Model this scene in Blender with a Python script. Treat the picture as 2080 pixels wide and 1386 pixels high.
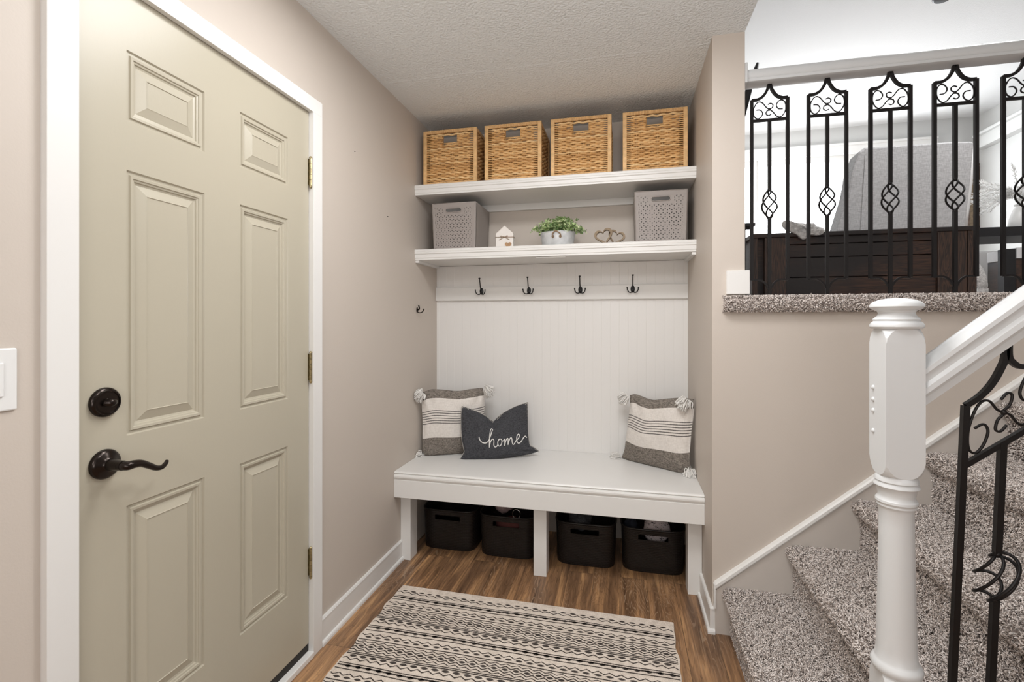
import bpy, bmesh, math, random
import numpy as np
from mathutils import Vector, Matrix
random.seed(7); rng = np.random.default_rng(7)
PI = math.pi
for o in list(bpy.data.objects): bpy.data.objects.remove(o)
SC = bpy.context.scene; C = SC.collection

# ------------------------------------------------------------------ camera, light, exposure
F_, TH, CX, CH, VY = 973.785, 0.229, 1.1607, 1.269, 653.6
cam = bpy.data.objects.new('camera', bpy.data.cameras.new('camera')); C.objects.link(cam)
cam.location = (CX, 0, CH); cam.rotation_euler = (PI/2, 0, TH)
cam.data.sensor_width = 36; cam.data.lens = 36*F_/2080; cam.data.shift_y = (VY-693)/2080
cam.data.clip_start = 0.02
SC.camera = cam
SC.view_settings.view_transform = 'Standard'; SC.view_settings.look = 'None'
SC.view_settings.gamma = 1; SC.view_settings.use_curve_mapping = False
SC.view_settings.exposure = 0.31
W = bpy.data.worlds.new('world'); SC.world = W; W.use_nodes = True
W.node_tree.nodes['Background'].inputs[0].default_value = (0.93, 0.97, 1.0, 1)
W.node_tree.nodes['Background'].inputs[1].default_value = 5.0

def light(name, kind, loc, power, color, size=0.2, size_y=None, rot=(0, 0, 0)):
    d = bpy.data.lights.new(name, kind); d.energy = power; d.color = color
    if kind == 'AREA':
        d.size = size
        if size_y: d.shape = 'RECTANGLE'; d.size_y = size_y
    else: d.shadow_soft_size = size
    o = bpy.data.objects.new(name, d); C.objects.link(o); o.location = loc; o.rotation_euler = rot
    return o
light('entry_ceiling_lamp', 'POINT', (1.25, 0.70, 2.12), 13, (1.0, 1.0, 1.0), 0.14)
light('entry_down_fill', 'AREA', (0.9, 1.32, 2.41), 16, (1.0, 1.0, 1.0), 0.9, 0.4)  # added area source, gives the entry more downward light
light('hall_fill', 'POINT', (1.0, -1.1, 1.6), 24, (1.0, 1.0, 1.0), 0.3)  # added ambient fill hanging free behind the camera, no fixture
light('hall_low_fill', 'POINT', (1.45, -0.75, 0.95), 16, (1.0, 1.0, 1.0), 0.3)  # added low bounce fill for ceiling and shelf undersides, no real lamp
light('stair_side_fill', 'AREA', (3.8, -2.2, 2.0), 8, (0.97, 0.98, 1.0), 2.0, 2.0, (math.radians(84), 0, 0))  # added soft fill near the rear wall, which has no window
light('upper_window_daylight', 'AREA', (3.6, 6.9, 2.8), 25, (0.93, 0.97, 1.0), 2.4, 1.2, (-PI/2, 0, 0))
light('upper_room_fill', 'POINT', (3.2, 6.3, 2.7), 40, (1.0, 0.995, 0.99), 0.3)  # added fill to brighten the upper room, no fixture there
light('pendant_lamp', 'AREA', (3.09, 2.9, 3.45), 24, (1.0, 0.995, 0.99), 0.5, 0.5, (math.radians(-10), 0, 0))

# ------------------------------------------------------------------ materials
class NT:
    def __init__(s, name):
        s.m = bpy.data.materials.new(name); s.m.use_nodes = True; s.t = s.m.node_tree
        s.b = s.t.nodes['Principled BSDF']; s.pos = None
    def n(s, kind, **kw):
        nd = s.t.nodes.new(kind)
        for k, v in kw.items():
            if k.startswith('i_'):
                key = k[2:]; key = int(key) if key.isdigit() else key
                s.set(nd.inputs[key], v)
            else: setattr(nd, k, v)
        return nd
    def set(s, sock, v):
        if isinstance(v, bpy.types.NodeSocket): s.t.links.new(v, sock)
        else:
            if isinstance(v, tuple) and len(v) == 3 and sock.type == 'RGBA': v = (*v, 1)
            sock.default_value = v
    def obj(s):
        if s.pos is None: s.pos = s.n('ShaderNodeTexCoord').outputs['Object']
        return s.pos
    def map(s, scale=(1, 1, 1), rot=(0, 0, 0), vec=None):
        m = s.n('ShaderNodeMapping'); s.set(m.inputs['Vector'], vec or s.obj())
        m.inputs['Scale'].default_value = scale; m.inputs['Rotation'].default_value = rot
        return m.outputs[0]
    def noise(s, scale, detail=2, vec=None, dist=0, rough=.5):
        n = s.n('ShaderNodeTexNoise'); s.set(n.inputs['Vector'], vec or s.obj())
        n.inputs['Scale'].default_value = scale; n.inputs['Detail'].default_value = detail
        n.inputs['Distortion'].default_value = dist; n.inputs['Roughness'].default_value = rough
        return n.outputs['Fac']
    def math(s, op, a, b=0.0, c=0.0):
        n = s.n('ShaderNodeMath', operation=op); s.set(n.inputs[0], a); s.set(n.inputs[1], b); s.set(n.inputs[2], c)
        return n.outputs[0]
    def ramp(s, fac, stops):
        n = s.n('ShaderNodeValToRGB'); s.set(n.inputs[0], fac); e = n.color_ramp.elements
        while len(e) < len(stops): e.new(.5)
        for k, (p, c) in zip(e, stops):
            k.position = p; k.color = (*c, 1)
        return n.outputs[0]
    def mix(s, fac, a, b, mode='MIX'):
        n = s.n('ShaderNodeMix', data_type='RGBA', blend_type=mode)
        s.set(n.inputs[0], fac); s.set(n.inputs[6], a); s.set(n.inputs[7], b)
        return n.outputs[2]
    def bump(s, h, strength, dist=.001):
        n = s.n('ShaderNodeBump'); n.inputs['Strength'].default_value = strength
        n.inputs['Distance'].default_value = dist; s.set(n.inputs['Height'], h)
        s.t.links.new(n.outputs[0], s.b.inputs['Normal'])
def mat(name, col, rough=.5, metal=0, bump=None, var=None, spec=None, sheen=0):
    t = NT(name); c = tuple(col)
    t.b.inputs['Roughness'].default_value = rough; t.b.inputs['Metallic'].default_value = metal
    if spec is not None: t.b.inputs['Specular IOR Level'].default_value = spec
    if sheen: t.b.inputs['Sheen Weight'].default_value = sheen
    if var:
        sc, amt = var
        t.set(t.b.inputs['Base Color'], t.ramp(t.noise(sc, 4), [(.3, tuple(x*(1-amt) for x in c)), (.7, tuple(min(1, x*(1+amt)) for x in c))]))
    else: t.b.inputs['Base Color'].default_value = (*c, 1)
    if bump: t.bump(t.noise(bump[0], 3), bump[1], bump[2] if len(bump) > 2 else .001)
    return t.m
M = {}
M['wall'] = mat('beige_wall_paint', (.59, .525, .465), .55, bump=(190, .35, .0006), var=(1.2, .012))
M['ceil'] = mat('textured_ceiling', (.86, .89, .90), .8, bump=(95, 1.0, .007))
M['ceil_up'] = mat('upper_ceiling', (.72, .72, .72), .8, bump=(130, .6, .002))
M['wall_up'] = mat('upper_wall_grey', (.60, .60, .59), .6, bump=(150, .3, .0006))
M['trim'] = mat('white_trim_paint', (.80, .79, .77), .35, bump=(60, .15, .0004))
M['skirt'] = mat('greige_skirt_paint', (.60, .55, .505), .4, bump=(60, .1, .0004))
M['newel'] = mat('white_newel_paint', (.67, .68, .685), .32, bump=(80, .15, .0004))
M['bronze'] = mat('oil_rubbed_bronze', (.026, .019, .016), .22, .75)
M['iron'] = mat('black_wrought_iron', (.014, .012, .012), .42, .5, bump=(120, .2, .0005))
M['brass'] = mat('worn_brass', (.42, .35, .20), .35, 1, var=(60, .3))
M['steel'] = mat('galvanised_steel', (.62, .63, .64), .5, .35, var=(30, .15))
M['chrome'] = mat('chrome', (.8, .8, .8), .15, 1)
M['black'] = mat('black_rubber', (.015, .012, .01), .6)
M['blackm'] = mat('black_metal', (.02, .02, .022), .45, .3)
M['plate'] = mat('white_plastic', (.80, .80, .79), .3)
M['greyp'] = mat('taupe_grey_plastic', (.33, .295, .275), .5)
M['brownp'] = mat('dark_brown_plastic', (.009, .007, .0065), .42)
M['twine'] = mat('jute_twine', (.30, .20, .12), .9)
M['wood'] = mat('light_wood', (.42, .25, .13), .6, var=(60, .2))
M['greywood'] = mat('weathered_wood', (.27, .20, .13), .7, var=(70, .25))
M['whitewood'] = mat('white_painted_wood', (.80, .76, .72), .6)
M['tassel'] = mat('white_cotton_yarn', (.83, .81, .78), .9)
M['pinkcloth'] = mat('pale_pink_cloth', (.30, .22, .22), .9, var=(50, .25))
M['inkcloth'] = mat('grey_cloth', (.50, .45, .46), .9)
M['chairfab'] = None
M['whitefab'] = mat('white_fabric', (.75, .75, .75), .9)
M['boxw'] = mat('white_box', (.7, .7, .71), .5)
M['petal'] = mat('white_dried_grass', (.9, .9, .89), .9)
M['frame'] = mat('brown_picture_frame', (.16, .11, .08), .5, var=(30, .4))
M['fur'] = mat('grey_knit_throw', (.72, .71, .70), .95, bump=(170, 1, .012), var=(60, .3))

def m_door():
    t = NT('greige_door_paint'); t.b.inputs['Base Color'].default_value = (.475, .435, .345, 1)
    t.b.inputs['Roughness'].default_value = .33
    t.bump(t.noise(220, 2, t.map((1, 1, .35))), .22, .0006); return t.m
M['door'] = m_door()
def m_floor():
    t = NT('wood_plank_floor')
    v = t.map(rot=(0, 0, PI/2))
    br = t.n('ShaderNodeTexBrick', offset=.37, offset_frequency=2); t.set(br.inputs['Vector'], v)
    for k, x in dict(Color1=(0, 0, 0, 1), Color2=(1, 1, 1, 1), Mortar=(.5, .5, .5, 1), Scale=1.0).items(): br.inputs[k].default_value = x
    br.inputs['Mortar Size'].default_value = .0009; br.inputs['Brick Width'].default_value = 1.22; br.inputs['Row Height'].default_value = .127
    br.inputs['Bias'].default_value = 0
    rnd = t.n('ShaderNodeSeparateColor'); t.set(rnd.inputs[0], br.outputs['Color'])
    off = t.n('ShaderNodeCombineXYZ'); t.set(off.inputs[0], t.math('MULTIPLY', rnd.outputs[0], 13.7)); t.set(off.inputs[1], t.math('MULTIPLY', rnd.outputs[0], 31.1)); t.set(off.inputs[2], 0.0)
    add = t.n('ShaderNodeVectorMath', operation='ADD'); t.set(add.inputs[0], t.obj()); t.set(add.inputs[1], off.outputs[0])
    vv = add.outputs[0]
    g = t.noise(1.0, 3, t.map((9, 1.5, 1), vec=vv), .5)
    rings = t.math('PINGPONG', t.math('MULTIPLY', g, 26), .5)
    fine = t.noise(1.0, 5, t.map((130, 6, 1), vec=vv), 0, .6)
    broad = t.noise(1.0, 3, t.map((24, 1.9, 1), vec=vv), .7)
    base = t.ramp(broad, [(.30, (.105, .060, .034)), (.46, (.19, .112, .062)), (.58, (.29, .17, .088)), (.70, (.44, .265, .13))])
    col = t.mix(.75, base, t.ramp(fine, [(.3, (.80, .74, .70)), (.75, (2.1, 2.05, 1.98))]), 'MULTIPLY')
    line = t.math('LESS_THAN', rings, .07)
    msk = t.math('MULTIPLY', line, t.ramp(t.noise(1, 2, t.map((6, 1.5, 1), vec=vv)), [(.45, (0, 0, 0)), (.6, (1, 1, 1))]))
    col = t.mix(t.math('MULTIPLY', msk, .55), col, (.46, .33, .22))
    dk = t.math('MULTIPLY', t.math('GREATER_THAN', rings, .44), .30)
    col = t.mix(dk, col, (.07, .035, .018))
    tone = t.ramp(rnd.outputs[0], [(0, (.86, .84, .84)), (.5, (1.0, .97, .95)), (1, (1.12, 1.08, 1.02))])
    col = t.mix(1.0, col, tone, 'MULTIPLY')
    col = t.mix(t.math('MULTIPLY', br.outputs['Fac'], .75), col, (.05, .03, .018))
    t.set(t.b.inputs['Base Color'], col); t.b.inputs['Roughness'].default_value = .42
    t.bump(t.math('ADD', t.math('MULTIPLY', fine, .5), t.math('MULTIPLY', rings, .3)), .25, .0012)
    return t.m
M['floor'] = m_floor()
def m_island(name, stops, rough=.9, extra=None):
    t = NT(name); g = t.n('ShaderNodeNewGeometry')
    c = t.ramp(g.outputs['Random Per Island'], stops)
    if extra: c = t.mix(extra[1], c, t.ramp(t.noise(extra[0], 2), [(.35, (.6, .6, .6)), (.65, (1.25, 1.25, 1.25))]), 'MULTIPLY')
    t.set(t.b.inputs['Base Color'], c); t.b.inputs['Roughness'].default_value = rough; return t.m
M['carpet'] = m_island('carpet_yarn', [(0, (.36, .30, .265)), (.2, (.62, .54, .495)), (.55, (.85, .765, .715)), (1, (.95, .885, .845))], .95)
M['carpetb'] = mat('carpet_backing', (.34, .29, .265), .95)
M['wicker'] = m_island('rattan', [(0, (.50, .26, .09)), (.35, (.68, .39, .15)), (.75, (.80, .50, .22)), (1, (.88, .63, .33))], .5, (45, .3))
M['wickerf'] = mat('rattan_wrap', (.76, .48, .22), .5, var=(35, .18))
M['wickerd'] = mat('rattan_inside', (.30, .15, .06), .7)
M['leaf'] = m_island('faux_leaf', [(0, (.13, .24, .09)), (.35, (.34, .48, .20)), (.75, (.56, .68, .34)), (1, (.74, .80, .52))], .55)
def m_fabric(name, a, b, sx=500, rough=.95, bumpd=.0012):
    t = NT(name)
    w1 = t.noise(1, 2, t.map((sx*.15, sx*.15, sx))); w2 = t.noise(1, 2, t.map((sx, sx, sx*.15)))
    f = t.math('MULTIPLY', t.math('ADD', w1, w2), .5)
    t.set(t.b.inputs['Base Color'], t.ramp(f, [(.40, a), (.60, b)])); t.b.inputs['Roughness'].default_value = rough
    t.bump(f, .6, bumpd); return t.m
M['greyfab'] = m_fabric('charcoal_woven_cotton', (.10, .088, .075), (.31, .27, .235), 420)
M['cream'] = m_fabric('cream_woven_cotton', (.70, .655, .61), (.80, .755, .71), 300)
M['stripe'] = m_fabric('grey_stripe_yarn', (.09, .08, .075), (.17, .155, .145), 300)
M['char'] = m_fabric('charcoal_denim', (.026, .027, .032), (.075, .076, .084), 500)
M['chairfab'] = m_fabric('grey_linen', (.44, .44, .45), (.60, .60, .61), 260)
M['rugcream'] = m_fabric('rug_cream_cotton', (.64, .555, .475), (.80, .71, .62), 260, .95, .002)
M['rugdark'] = m_fabric('rug_dark_yarn', (.035, .027, .023), (.075, .062, .055), 260, .95, .002)
def m_darkwood():
    t = NT('dark_stained_planks')
    g = t.noise(1, 3, t.map((1.5, 1.5, 26)), .8); r = t.math('PINGPONG', t.math('MULTIPLY', g, 14), .5)
    b = t.noise(3.2, 2)
    c = t.mix(t.math('MULTIPLY', r, .9), (.022, .014, .012), (.17, .075, .042))
    c = t.mix(t.ramp(b, [(.42, (0, 0, 0)), (.62, (1, 1, 1))]), (.020, .016, .016), c)
    t.set(t.b.inputs['Base Color'], c); t.b.inputs['Roughness'].default_value = .45; t.bump(r, .2, .001); return t.m
M['darkwood'] = m_darkwood()
def m_darkwood_v():
    t = NT('dark_stained_boards_upright')
    g = t.noise(1, 3, t.map((26, 26, 2.2)), .8); r = t.math('PINGPONG', t.math('MULTIPLY', g, 14), .5)
    c = t.mix(t.math('MULTIPLY', r, .9), (.024, .017, .015), (.17, .085, .052))
    t.set(t.b.inputs['Base Color'], c); t.b.inputs['Roughness'].default_value = .45; t.bump(r, .2, .001); return t.m
M['darkwoodv'] = m_darkwood_v()
def m_brownbasket():
    t = NT('dark_woven_look_plastic')
    br = t.n('ShaderNodeTexBrick', offset=.5); c = t.n('ShaderNodeSeparateXYZ'); t.set(c.inputs[0], t.obj())
    cb = t.n('ShaderNodeCombineXYZ'); t.set(cb.inputs[0], t.math('ADD', c.outputs[0], c.outputs[1])); t.set(cb.inputs[1], c.outputs[2])
    t.set(br.inputs['Vector'], cb.outputs[0]); br.inputs['Scale'].default_value = 1; br.inputs['Brick Width'].default_value = .024
    br.inputs['Row Height'].default_value = .0085; br.inputs['Mortar Size'].default_value = .0014; br.inputs['Mortar Smooth'].default_value = 1
    t.b.inputs['Base Color'].default_value = (.012, .009, .008, 1); t.b.inputs['Roughness'].default_value = .38
    t.bump(t.math('SUBTRACT', 1.0, br.outputs['Fac']), 1.0, .002); return t.m
M['brownbasket'] = m_brownbasket()
def m_bead():
    t = NT('beadboard_paint'); t.b.inputs['Base Color'].default_value = (.80, .785, .765, 1); t.b.inputs['Roughness'].default_value = .38; return t.m
M['bead'] = m_bead()
def m_glass():
    t = NT('window_glass'); out = t.t.nodes['Material Output']
    a = t.n('ShaderNodeBsdfTransparent'); b = t.n('ShaderNodeBsdfGlossy'); b.inputs['Roughness'].default_value = .05
    mx = t.n('ShaderNodeMixShader'); mx.inputs[0].default_value = .06
    t.t.links.new(a.outputs[0], mx.inputs[1]); t.t.links.new(b.outputs[0], mx.inputs[2]); t.t.links.new(mx.outputs[0], out.inputs[0]); return t.m
M['glass'] = m_glass()
def m_cloth_print():
    t = NT('printed_grey_cloth'); n = t.noise(70, 1, t.map((1, 1, 2)), 1.5)
    t.set(t.b.inputs['Base Color'], t.ramp(n, [(.62, (.52, .46, .47)), (.64, (.03, .03, .03))])); t.b.inputs['Roughness'].default_value = .9; return t.m
M['print'] = m_cloth_print()

# ------------------------------------------------------------------ helpers
def thing(name, label, cat, loc=(0, 0, 0), group=None, rotz=0):
    o = bpy.data.objects.new(name, None); C.objects.link(o); o.location = loc; o.rotation_euler = (0, 0, rotz)
    o.empty_display_size = .05; o['label'] = label; o['category'] = cat
    if group: o['group'] = group
    return o
def tag(o, label, cat, group=None):
    o['label'] = label; o['category'] = cat
    if group: o['group'] = group
    return o
def dup(root, loc, label, name=None, rotz=0):
    r = root.copy(); C.objects.link(r); r.location = loc; r.rotation_euler = (0, 0, rotz); r['label'] = label
    def rec(a, b):
        for ch in list(a.children):
            c = ch.copy(); C.objects.link(c); c.parent = b; rec(ch, c)
    rec(root, r); return r
def wloc(p):
    v = Vector((0, 0, 0))
    while p is not None: v += p.location; p = p.parent
    return v
def cr(pts, n=6, closed=False):
    P = [Vector(p) for p in pts]; out = []; N = len(P)
    rngk = range(N) if closed else range(N-1)
    for i in rngk:
        if closed: a, b, c, d = P[i-1], P[i], P[(i+1) % N], P[(i+2) % N]
        else: a, b, c, d = P[max(i-1, 0)], P[i], P[i+1], P[min(i+2, N-1)]
        for j in range(n):
            t = j/n
            out.append(.5*((2*b)+(c-a)*t+(2*a-5*b+4*c-d)*t*t+(3*b-a-3*c+d)*t**3))
    if not closed: out.append(P[-1])
    return out
class MB:
    def __init__(s): s.v = []; s.f = []; s.m = []
    def add(s, vs, fs, mi=0):
        k = len(s.v); s.v += [tuple(x) for x in vs]; s.f += [tuple(i+k for i in f) for f in fs]; s.m += [mi]*len(fs)
    def box(s, x0, x1, y0, y1, z0, z1, mi=0):
        s.add([(x0, y0, z0), (x1, y0, z0), (x1, y1, z0), (x0, y1, z0), (x0, y0, z1), (x1, y0, z1), (x1, y1, z1), (x0, y1, z1)],
              [(3, 2, 1, 0), (4, 5, 6, 7), (0, 1, 5, 4), (1, 2, 6, 5), (2, 3, 7, 6), (3, 0, 4, 7)], mi)
    def extr(s, prof, a, b, axis='x', mi=0, cap=True):
        """prof: list of 2D points; axis x -> (y,z) ; axis y -> (x,z) ; axis z -> (x,y)"""
        def P(t, p): return {'x': (t, p[0], p[1]), 'y': (p[0], t, p[1]), 'z': (p[0], p[1], t)}[axis]
        n = len(prof); vs = [P(a, p) for p in prof]+[P(b, p) for p in prof]
        fs = [(i, (i+1) % n, n+(i+1) % n, n+i) for i in range(n)]
        if cap: fs += [tuple(range(n-1, -1, -1)), tuple(range(n, 2*n))]
        s.add(vs, fs, mi)
    def tube(s, pts, r, sides=6, mi=0, closed=False, cap=True, up=None, flat=1.0):
        P = [Vector(p) for p in pts]; n = len(P)
        R = r if hasattr(r, '__len__') else [r]*n
        vs = []; prev = None
        for i, p in enumerate(P):
            if closed: t = P[(i+1) % n]-P[i-1]
            else: t = P[min(i+1, n-1)]-P[max(i-1, 0)]
            if t.length < 1e-9: t = Vector((0, 0, 1))
            t.normalize()
            if up is not None: nx = Vector(up)-t*t.dot(Vector(up))
            elif prev is None:
                nx = Vector((0, 0, 1)) if abs(t.z) < .9 else Vector((1, 0, 0)); nx = nx-t*t.dot(nx)
            else: nx = prev-t*t.dot(prev)
            if nx.length < 1e-6: nx = t.orthogonal()
            nx.normalize(); prev = nx; ny = t.cross(nx)
            for k in range(sides):
                a = 2*PI*(k+.5)/sides
                vs.append(p+(nx*math.cos(a)*flat+ny*math.sin(a))*R[i])
        fs = []
        for i in range(n if closed else n-1):
            j = (i+1) % n
            for k in range(sides): fs.append((i*sides+k, i*sides+(k+1) % sides, j*sides+(k+1) % sides, j*sides+k))
        if cap and not closed: fs += [tuple(range(sides-1, -1, -1)), tuple((n-1)*sides+k for k in range(sides))]
        s.add(vs, fs, mi)
    def bar(s, a, b, w, mi=0):
        s.tube([a, b], w/2*math.sqrt(2), 4, mi, up=(0, 1, 0))
    def lathe(s, prof, c=(0, 0, 0), axis='z', seg=24, mi=0, radf=None):
        vs = []; n = len(prof)
        for (r, h) in prof:
            for k in range(seg):
                a = 2*PI*k/seg; rr = r if radf is None else radf(r, h, a)
                x, y = rr*math.cos(a), rr*math.sin(a)
                p = {'z': (x, y, h), 'x': (h, x, y), 'y': (x, h, y)}[axis]
                vs.append((p[0]+c[0], p[1]+c[1], p[2]+c[2]))
        fs = [(i*seg+k, i*seg+(k+1) % seg, (i+1)*seg+(k+1) % seg, (i+1)*seg+k) for i in range(n-1) for k in range(seg)]
        fs += [tuple(range(seg-1, -1, -1)), tuple((n-1)*seg+k for k in range(seg))]
        s.add(vs, fs, mi)
    def sph(s, c, r, seg=10, mi=0):
        rx, ry, rz = r if hasattr(r, '__len__') else (r, r, r)
        vs = []; rows = seg//2
        for i in range(rows+1):
            t = PI*i/rows
            for k in range(seg):
                a = 2*PI*k/seg; q = max(math.sin(t), .01)
                vs.append((c[0]+rx*q*math.cos(a), c[1]+ry*q*math.sin(a), c[2]+rz*math.cos(t)))
        s.add(vs, [(i*seg+k, (i+1)*seg+k, (i+1)*seg+(k+1) % seg, i*seg+(k+1) % seg) for i in range(rows) for k in range(seg)], mi)
    def build(s, name, mats, parent=None, world=True, smooth=False, bevel=0, recalc=True, kind=None, sub=0):
        me = bpy.data.meshes.new(name)
        off = wloc(parent) if (parent is not None and world) else Vector((0, 0, 0))
        V = np.array(s.v, dtype=float)-np.array(off)
        me.from_pydata(V.tolist(), [], s.f)
        mats = mats if isinstance(mats, (list, tuple)) else [mats]
        for m in mats: me.materials.append(M[m] if isinstance(m, str) else m)
        if len(mats) > 1: me.polygons.foreach_set('material_index', s.m)
        if recalc:
            bm = bmesh.new(); bm.from_mesh(me); bmesh.ops.recalc_face_normals(bm, faces=bm.faces); bm.to_mesh(me); bm.free()
        if smooth: me.polygons.foreach_set('use_smooth', [True]*len(me.polygons))
        o = bpy.data.objects.new(name, me); C.objects.link(o)
        if parent is not None: o.parent = parent
        if kind: o['kind'] = kind
        if bevel:
            b = o.modifiers.new('bevel', 'BEVEL'); b.width = bevel; b.segments = 2; b.limit_method = 'ANGLE'; b.angle_limit = math.radians(40)
        if sub:
            b = o.modifiers.new('sub', 'SUBSURF'); b.levels = sub; b.render_levels = sub
        if smooth == 'auto':
            me.polygons.foreach_set('use_smooth', [True]*len(me.polygons))
            b = o.modifiers.new('es', 'EDGE_SPLIT'); b.split_angle = math.radians(35)
        return o
def B(*a):
    m = MB(); m.box(*a); return m
def ray(u, v):
    s, c = math.sin(TH), math.cos(TH); k = (u-1040)/F_; m = (VY-v)/F_
    return Vector((-s+k*c, c+k*s, m))
def at(u, v, Y):
    """a traced pixel of the photograph turned into a point at depth Y"""
    d = ray(u, v); t = Y/d.y; return Vector((CX+d.x*t, Y, CH+d.z*t))
def on_plane(u, v, P, N):
    d = ray(u, v); o = Vector((CX, 0, CH)); return o+d*((P-o).dot(N)/d.dot(N))

# ------------------------------------------------------------------ dimensions
WX, XE, FY, BY, H, UP = 1.514, 1.637, 2.098, 2.878, 2.44, 1.372
RX, TOP, FAR = 5.43, 3.81, 7.08
ST = 'structure'
# ------------------------------------------------------------------ shell
B(-.02, RX+.1, -2.5, BY+.02, -.1, 0).build('floor', 'floor', kind=ST)
# left wall with the door opening
D0, D1, DT = .803, 1.594, 2.066
w = MB(); w.box(-.12, 0, -2.5, D0-.003, 0, H); w.box(-.12, 0, D1+.004, BY+.1, 0, H); w.box(-.12, 0, D0-.003, D1+.004, DT+.004, H)
wl = w.build('wall_left', 'wall', kind=ST)
w = MB(); w.box(-.12, WX+.06, BY, BY+.1, 0, H+.02); w.build('wall_back', 'wall', kind=ST)
B(WX, XE, FY, BY, 0, H).build('wall_alcove', 'wall', kind=ST)
B(XE, RX, FY, FY+.1, 0, UP-.055).build('wall_stair', 'wall', kind=ST)
B(-.12, XE, -2.5, BY+.1, H, H+.12).build('ceiling', 'ceil', kind=ST)
# the seam across the entry ceiling
m = MB(); m.extr([(2.150, H), (2.154, H-.0012), (2.168, H-.0006), (2.182, H-.0012), (2.186, H)], .0, WX, 'x'); m.build('trim_3', 'ceil', kind=ST)
B(XE-.12, XE, -2.5, FY, H+.12, TOP).build('wall_bulkhead', 'wall_up', kind=ST)
B(XE-.1, XE, FY, FAR, UP if 0 else H, TOP).build('wall_upper_left', 'wall_up', kind=ST)
B(XE-.1, XE, BY, FAR, UP, H).build('wall_upper_left', 'wall_up', kind=ST)
B(XE-.12, RX+.1, -2.5, FAR+.1, TOP, TOP+.1).build('ceiling', 'ceil_up', kind=ST)
B(RX, RX+.1, -2.5, FAR+.1, 0, TOP).build('wall_right', 'wall_up', kind=ST)
B(-.12, RX, -2.6, -2.5, 0, TOP).build('wall_behind', 'wall', kind=ST)
# far wall with window opening
wx0, wx1, wz0, wz1 = 2.1, 4.9, 2.12, 3.45
w = MB(); w.box(XE, wx0, FAR, FAR+.1, UP, TOP); w.box(wx1, RX, FAR, FAR+.1, UP, TOP); w.box(wx0, wx1, FAR, FAR+.1, UP, wz0); w.box(wx0, wx1, FAR, FAR+.1, wz1, TOP)
w.build('wall_far', 'wall_up', kind=ST)
m = MB()
y0 = FAR-.025
m.box(wx0-.08, wx1+.08, y0-.02, FAR, wz1, wz1+.13); m.box(wx0-.08, wx1+.08, y0-.035, FAR, wz1+.105, wz1+.135)
m.box(wx0-.08, wx0, y0, FAR, wz0, wz1); m.box(wx1, wx1+.08, y0, FAR, wz0, wz1); m.box(wx0-.1, wx1+.1, y0-.05, FAR, wz0-.05, wz0)
win = m.build('window_1', 'trim', kind=ST, bevel=.004)
m = MB()
for a, b in ((wx0, 2.93), (3.0, 4.0), (4.09, wx1)):
    m.box(a, b, FAR+.03, FAR+.06, wz1-.07, wz1); m.box(a, b, FAR+.03, FAR+.06, wz0, wz0+.06)
    m.box(a, a+.045, FAR+.031, FAR+.059, wz0+.06, wz1-.07); m.box(b-.045, b, FAR+.031, FAR+.059, wz0+.06, wz1-.07)
m.box(2.93, 3.0, FAR+.01, FAR+.08, wz0, wz1); m.box(4.0, 4.09, FAR+.01, FAR+.08, wz0, wz1)
m.build('window_frame', 'trim', win)
B(wx0, wx1, FAR+.044, FAR+.046, wz0, wz1).build('pane', 'glass', win)
# soffit along the upper right wall
m = MB(); m.box(RX-.10, RX, 4.0, 6.98, 3.36, 3.50); m.box(RX-.14, RX, 4.0, 6.95, 3.50, 3.53); m.build('trim_4', 'wall_up', kind=ST)
B(RX-.09, RX, 3.6, 5.98, 3.10, 3.22).build('trim_5', 'wall_up', kind=ST)
# baseboard upper room
B(RX-.02, RX, 2.3, FAR, UP, UP+.12).build('baseboard_upper', 'trim', kind=ST)

# ------------------------------------------------------------------ front door
door = thing('door_1', 'greige six-panel entry door', 'door', (0, D0, 0)); door['kind'] = ST
del door['label']; del door['category']
cols = [.911, 1.131, 1.260, 1.480]; zs = [.291, .826, .995, 1.634, 1.752, 1.923]
ys = [D0, cols[0], cols[1], cols[2], cols[3], D1]; zz = [.052]+zs+[DT]
m = MB()
X0 = -.002
prof = [(0, 0), (.003, -.005), (.009, -.005), (.011, -.0005), (.017, -.001), (.0185, -.004), (.0225, -.005), (.024, -.0085), (.029, -.010), (.050, -.0025), (.0525, -.001), (.054, -.003)]
for i in range(5):
    for j in range(7):
        a, b, c, d = ys[i], ys[i+1], zz[j], zz[j+1]
        if i in (1, 3) and j in (1, 3, 5):
            vs = []
            for (q, h) in prof: vs += [(X0+h, a+q, c+q), (X0+h, b-q, c+q), (X0+h, b-q, d-q), (X0+h, a+q, d-q)]
            fs = [(4*r+k, 4*r+(k+1) % 4, 4*r+4+(k+1) % 4, 4*r+4+k) for r in range(len(prof)-1) for k in range(4)]
            e = 4*(len(prof)-1); fs.append((e, e+1, e+2, e+3)); m.add(vs, fs)
        else: m.add([(X0, a, c), (X0, b, c), (X0, b, d), (X0, a, d)], [(0, 1, 2, 3)])
m.add([(X0, ys[0], zz[0]), (X0, ys[-1], zz[0]), (X0, ys[-1], zz[-1]), (X0, ys[0], zz[-1]), (-.045, ys[0], zz[0]), (-.045, ys[-1], zz[0]), (-.045, ys[-1], zz[-1]), (-.045, ys[0], zz[-1])],
      [(0, 4, 5, 1), (1, 5, 6, 2), (2, 6, 7, 3), (3, 7, 4, 0), (4, 7, 6, 5)])
m.build('door_slab', 'door', door)
m = MB()
CA = .018
m.box(0, CA, .735, .7945, 0, 2.063); m.box(0, CA, 1.5965, 1.650, 0, 2.063)
m.box(0, CA, .735, 1.650, 2.063, 2.117)
m.box(-.1, .0, D1+.0025, D1+.004, 0, DT); m.box(-.1, -.046, D0-.003, D1+.004, DT+.002, DT+.004)
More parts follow.
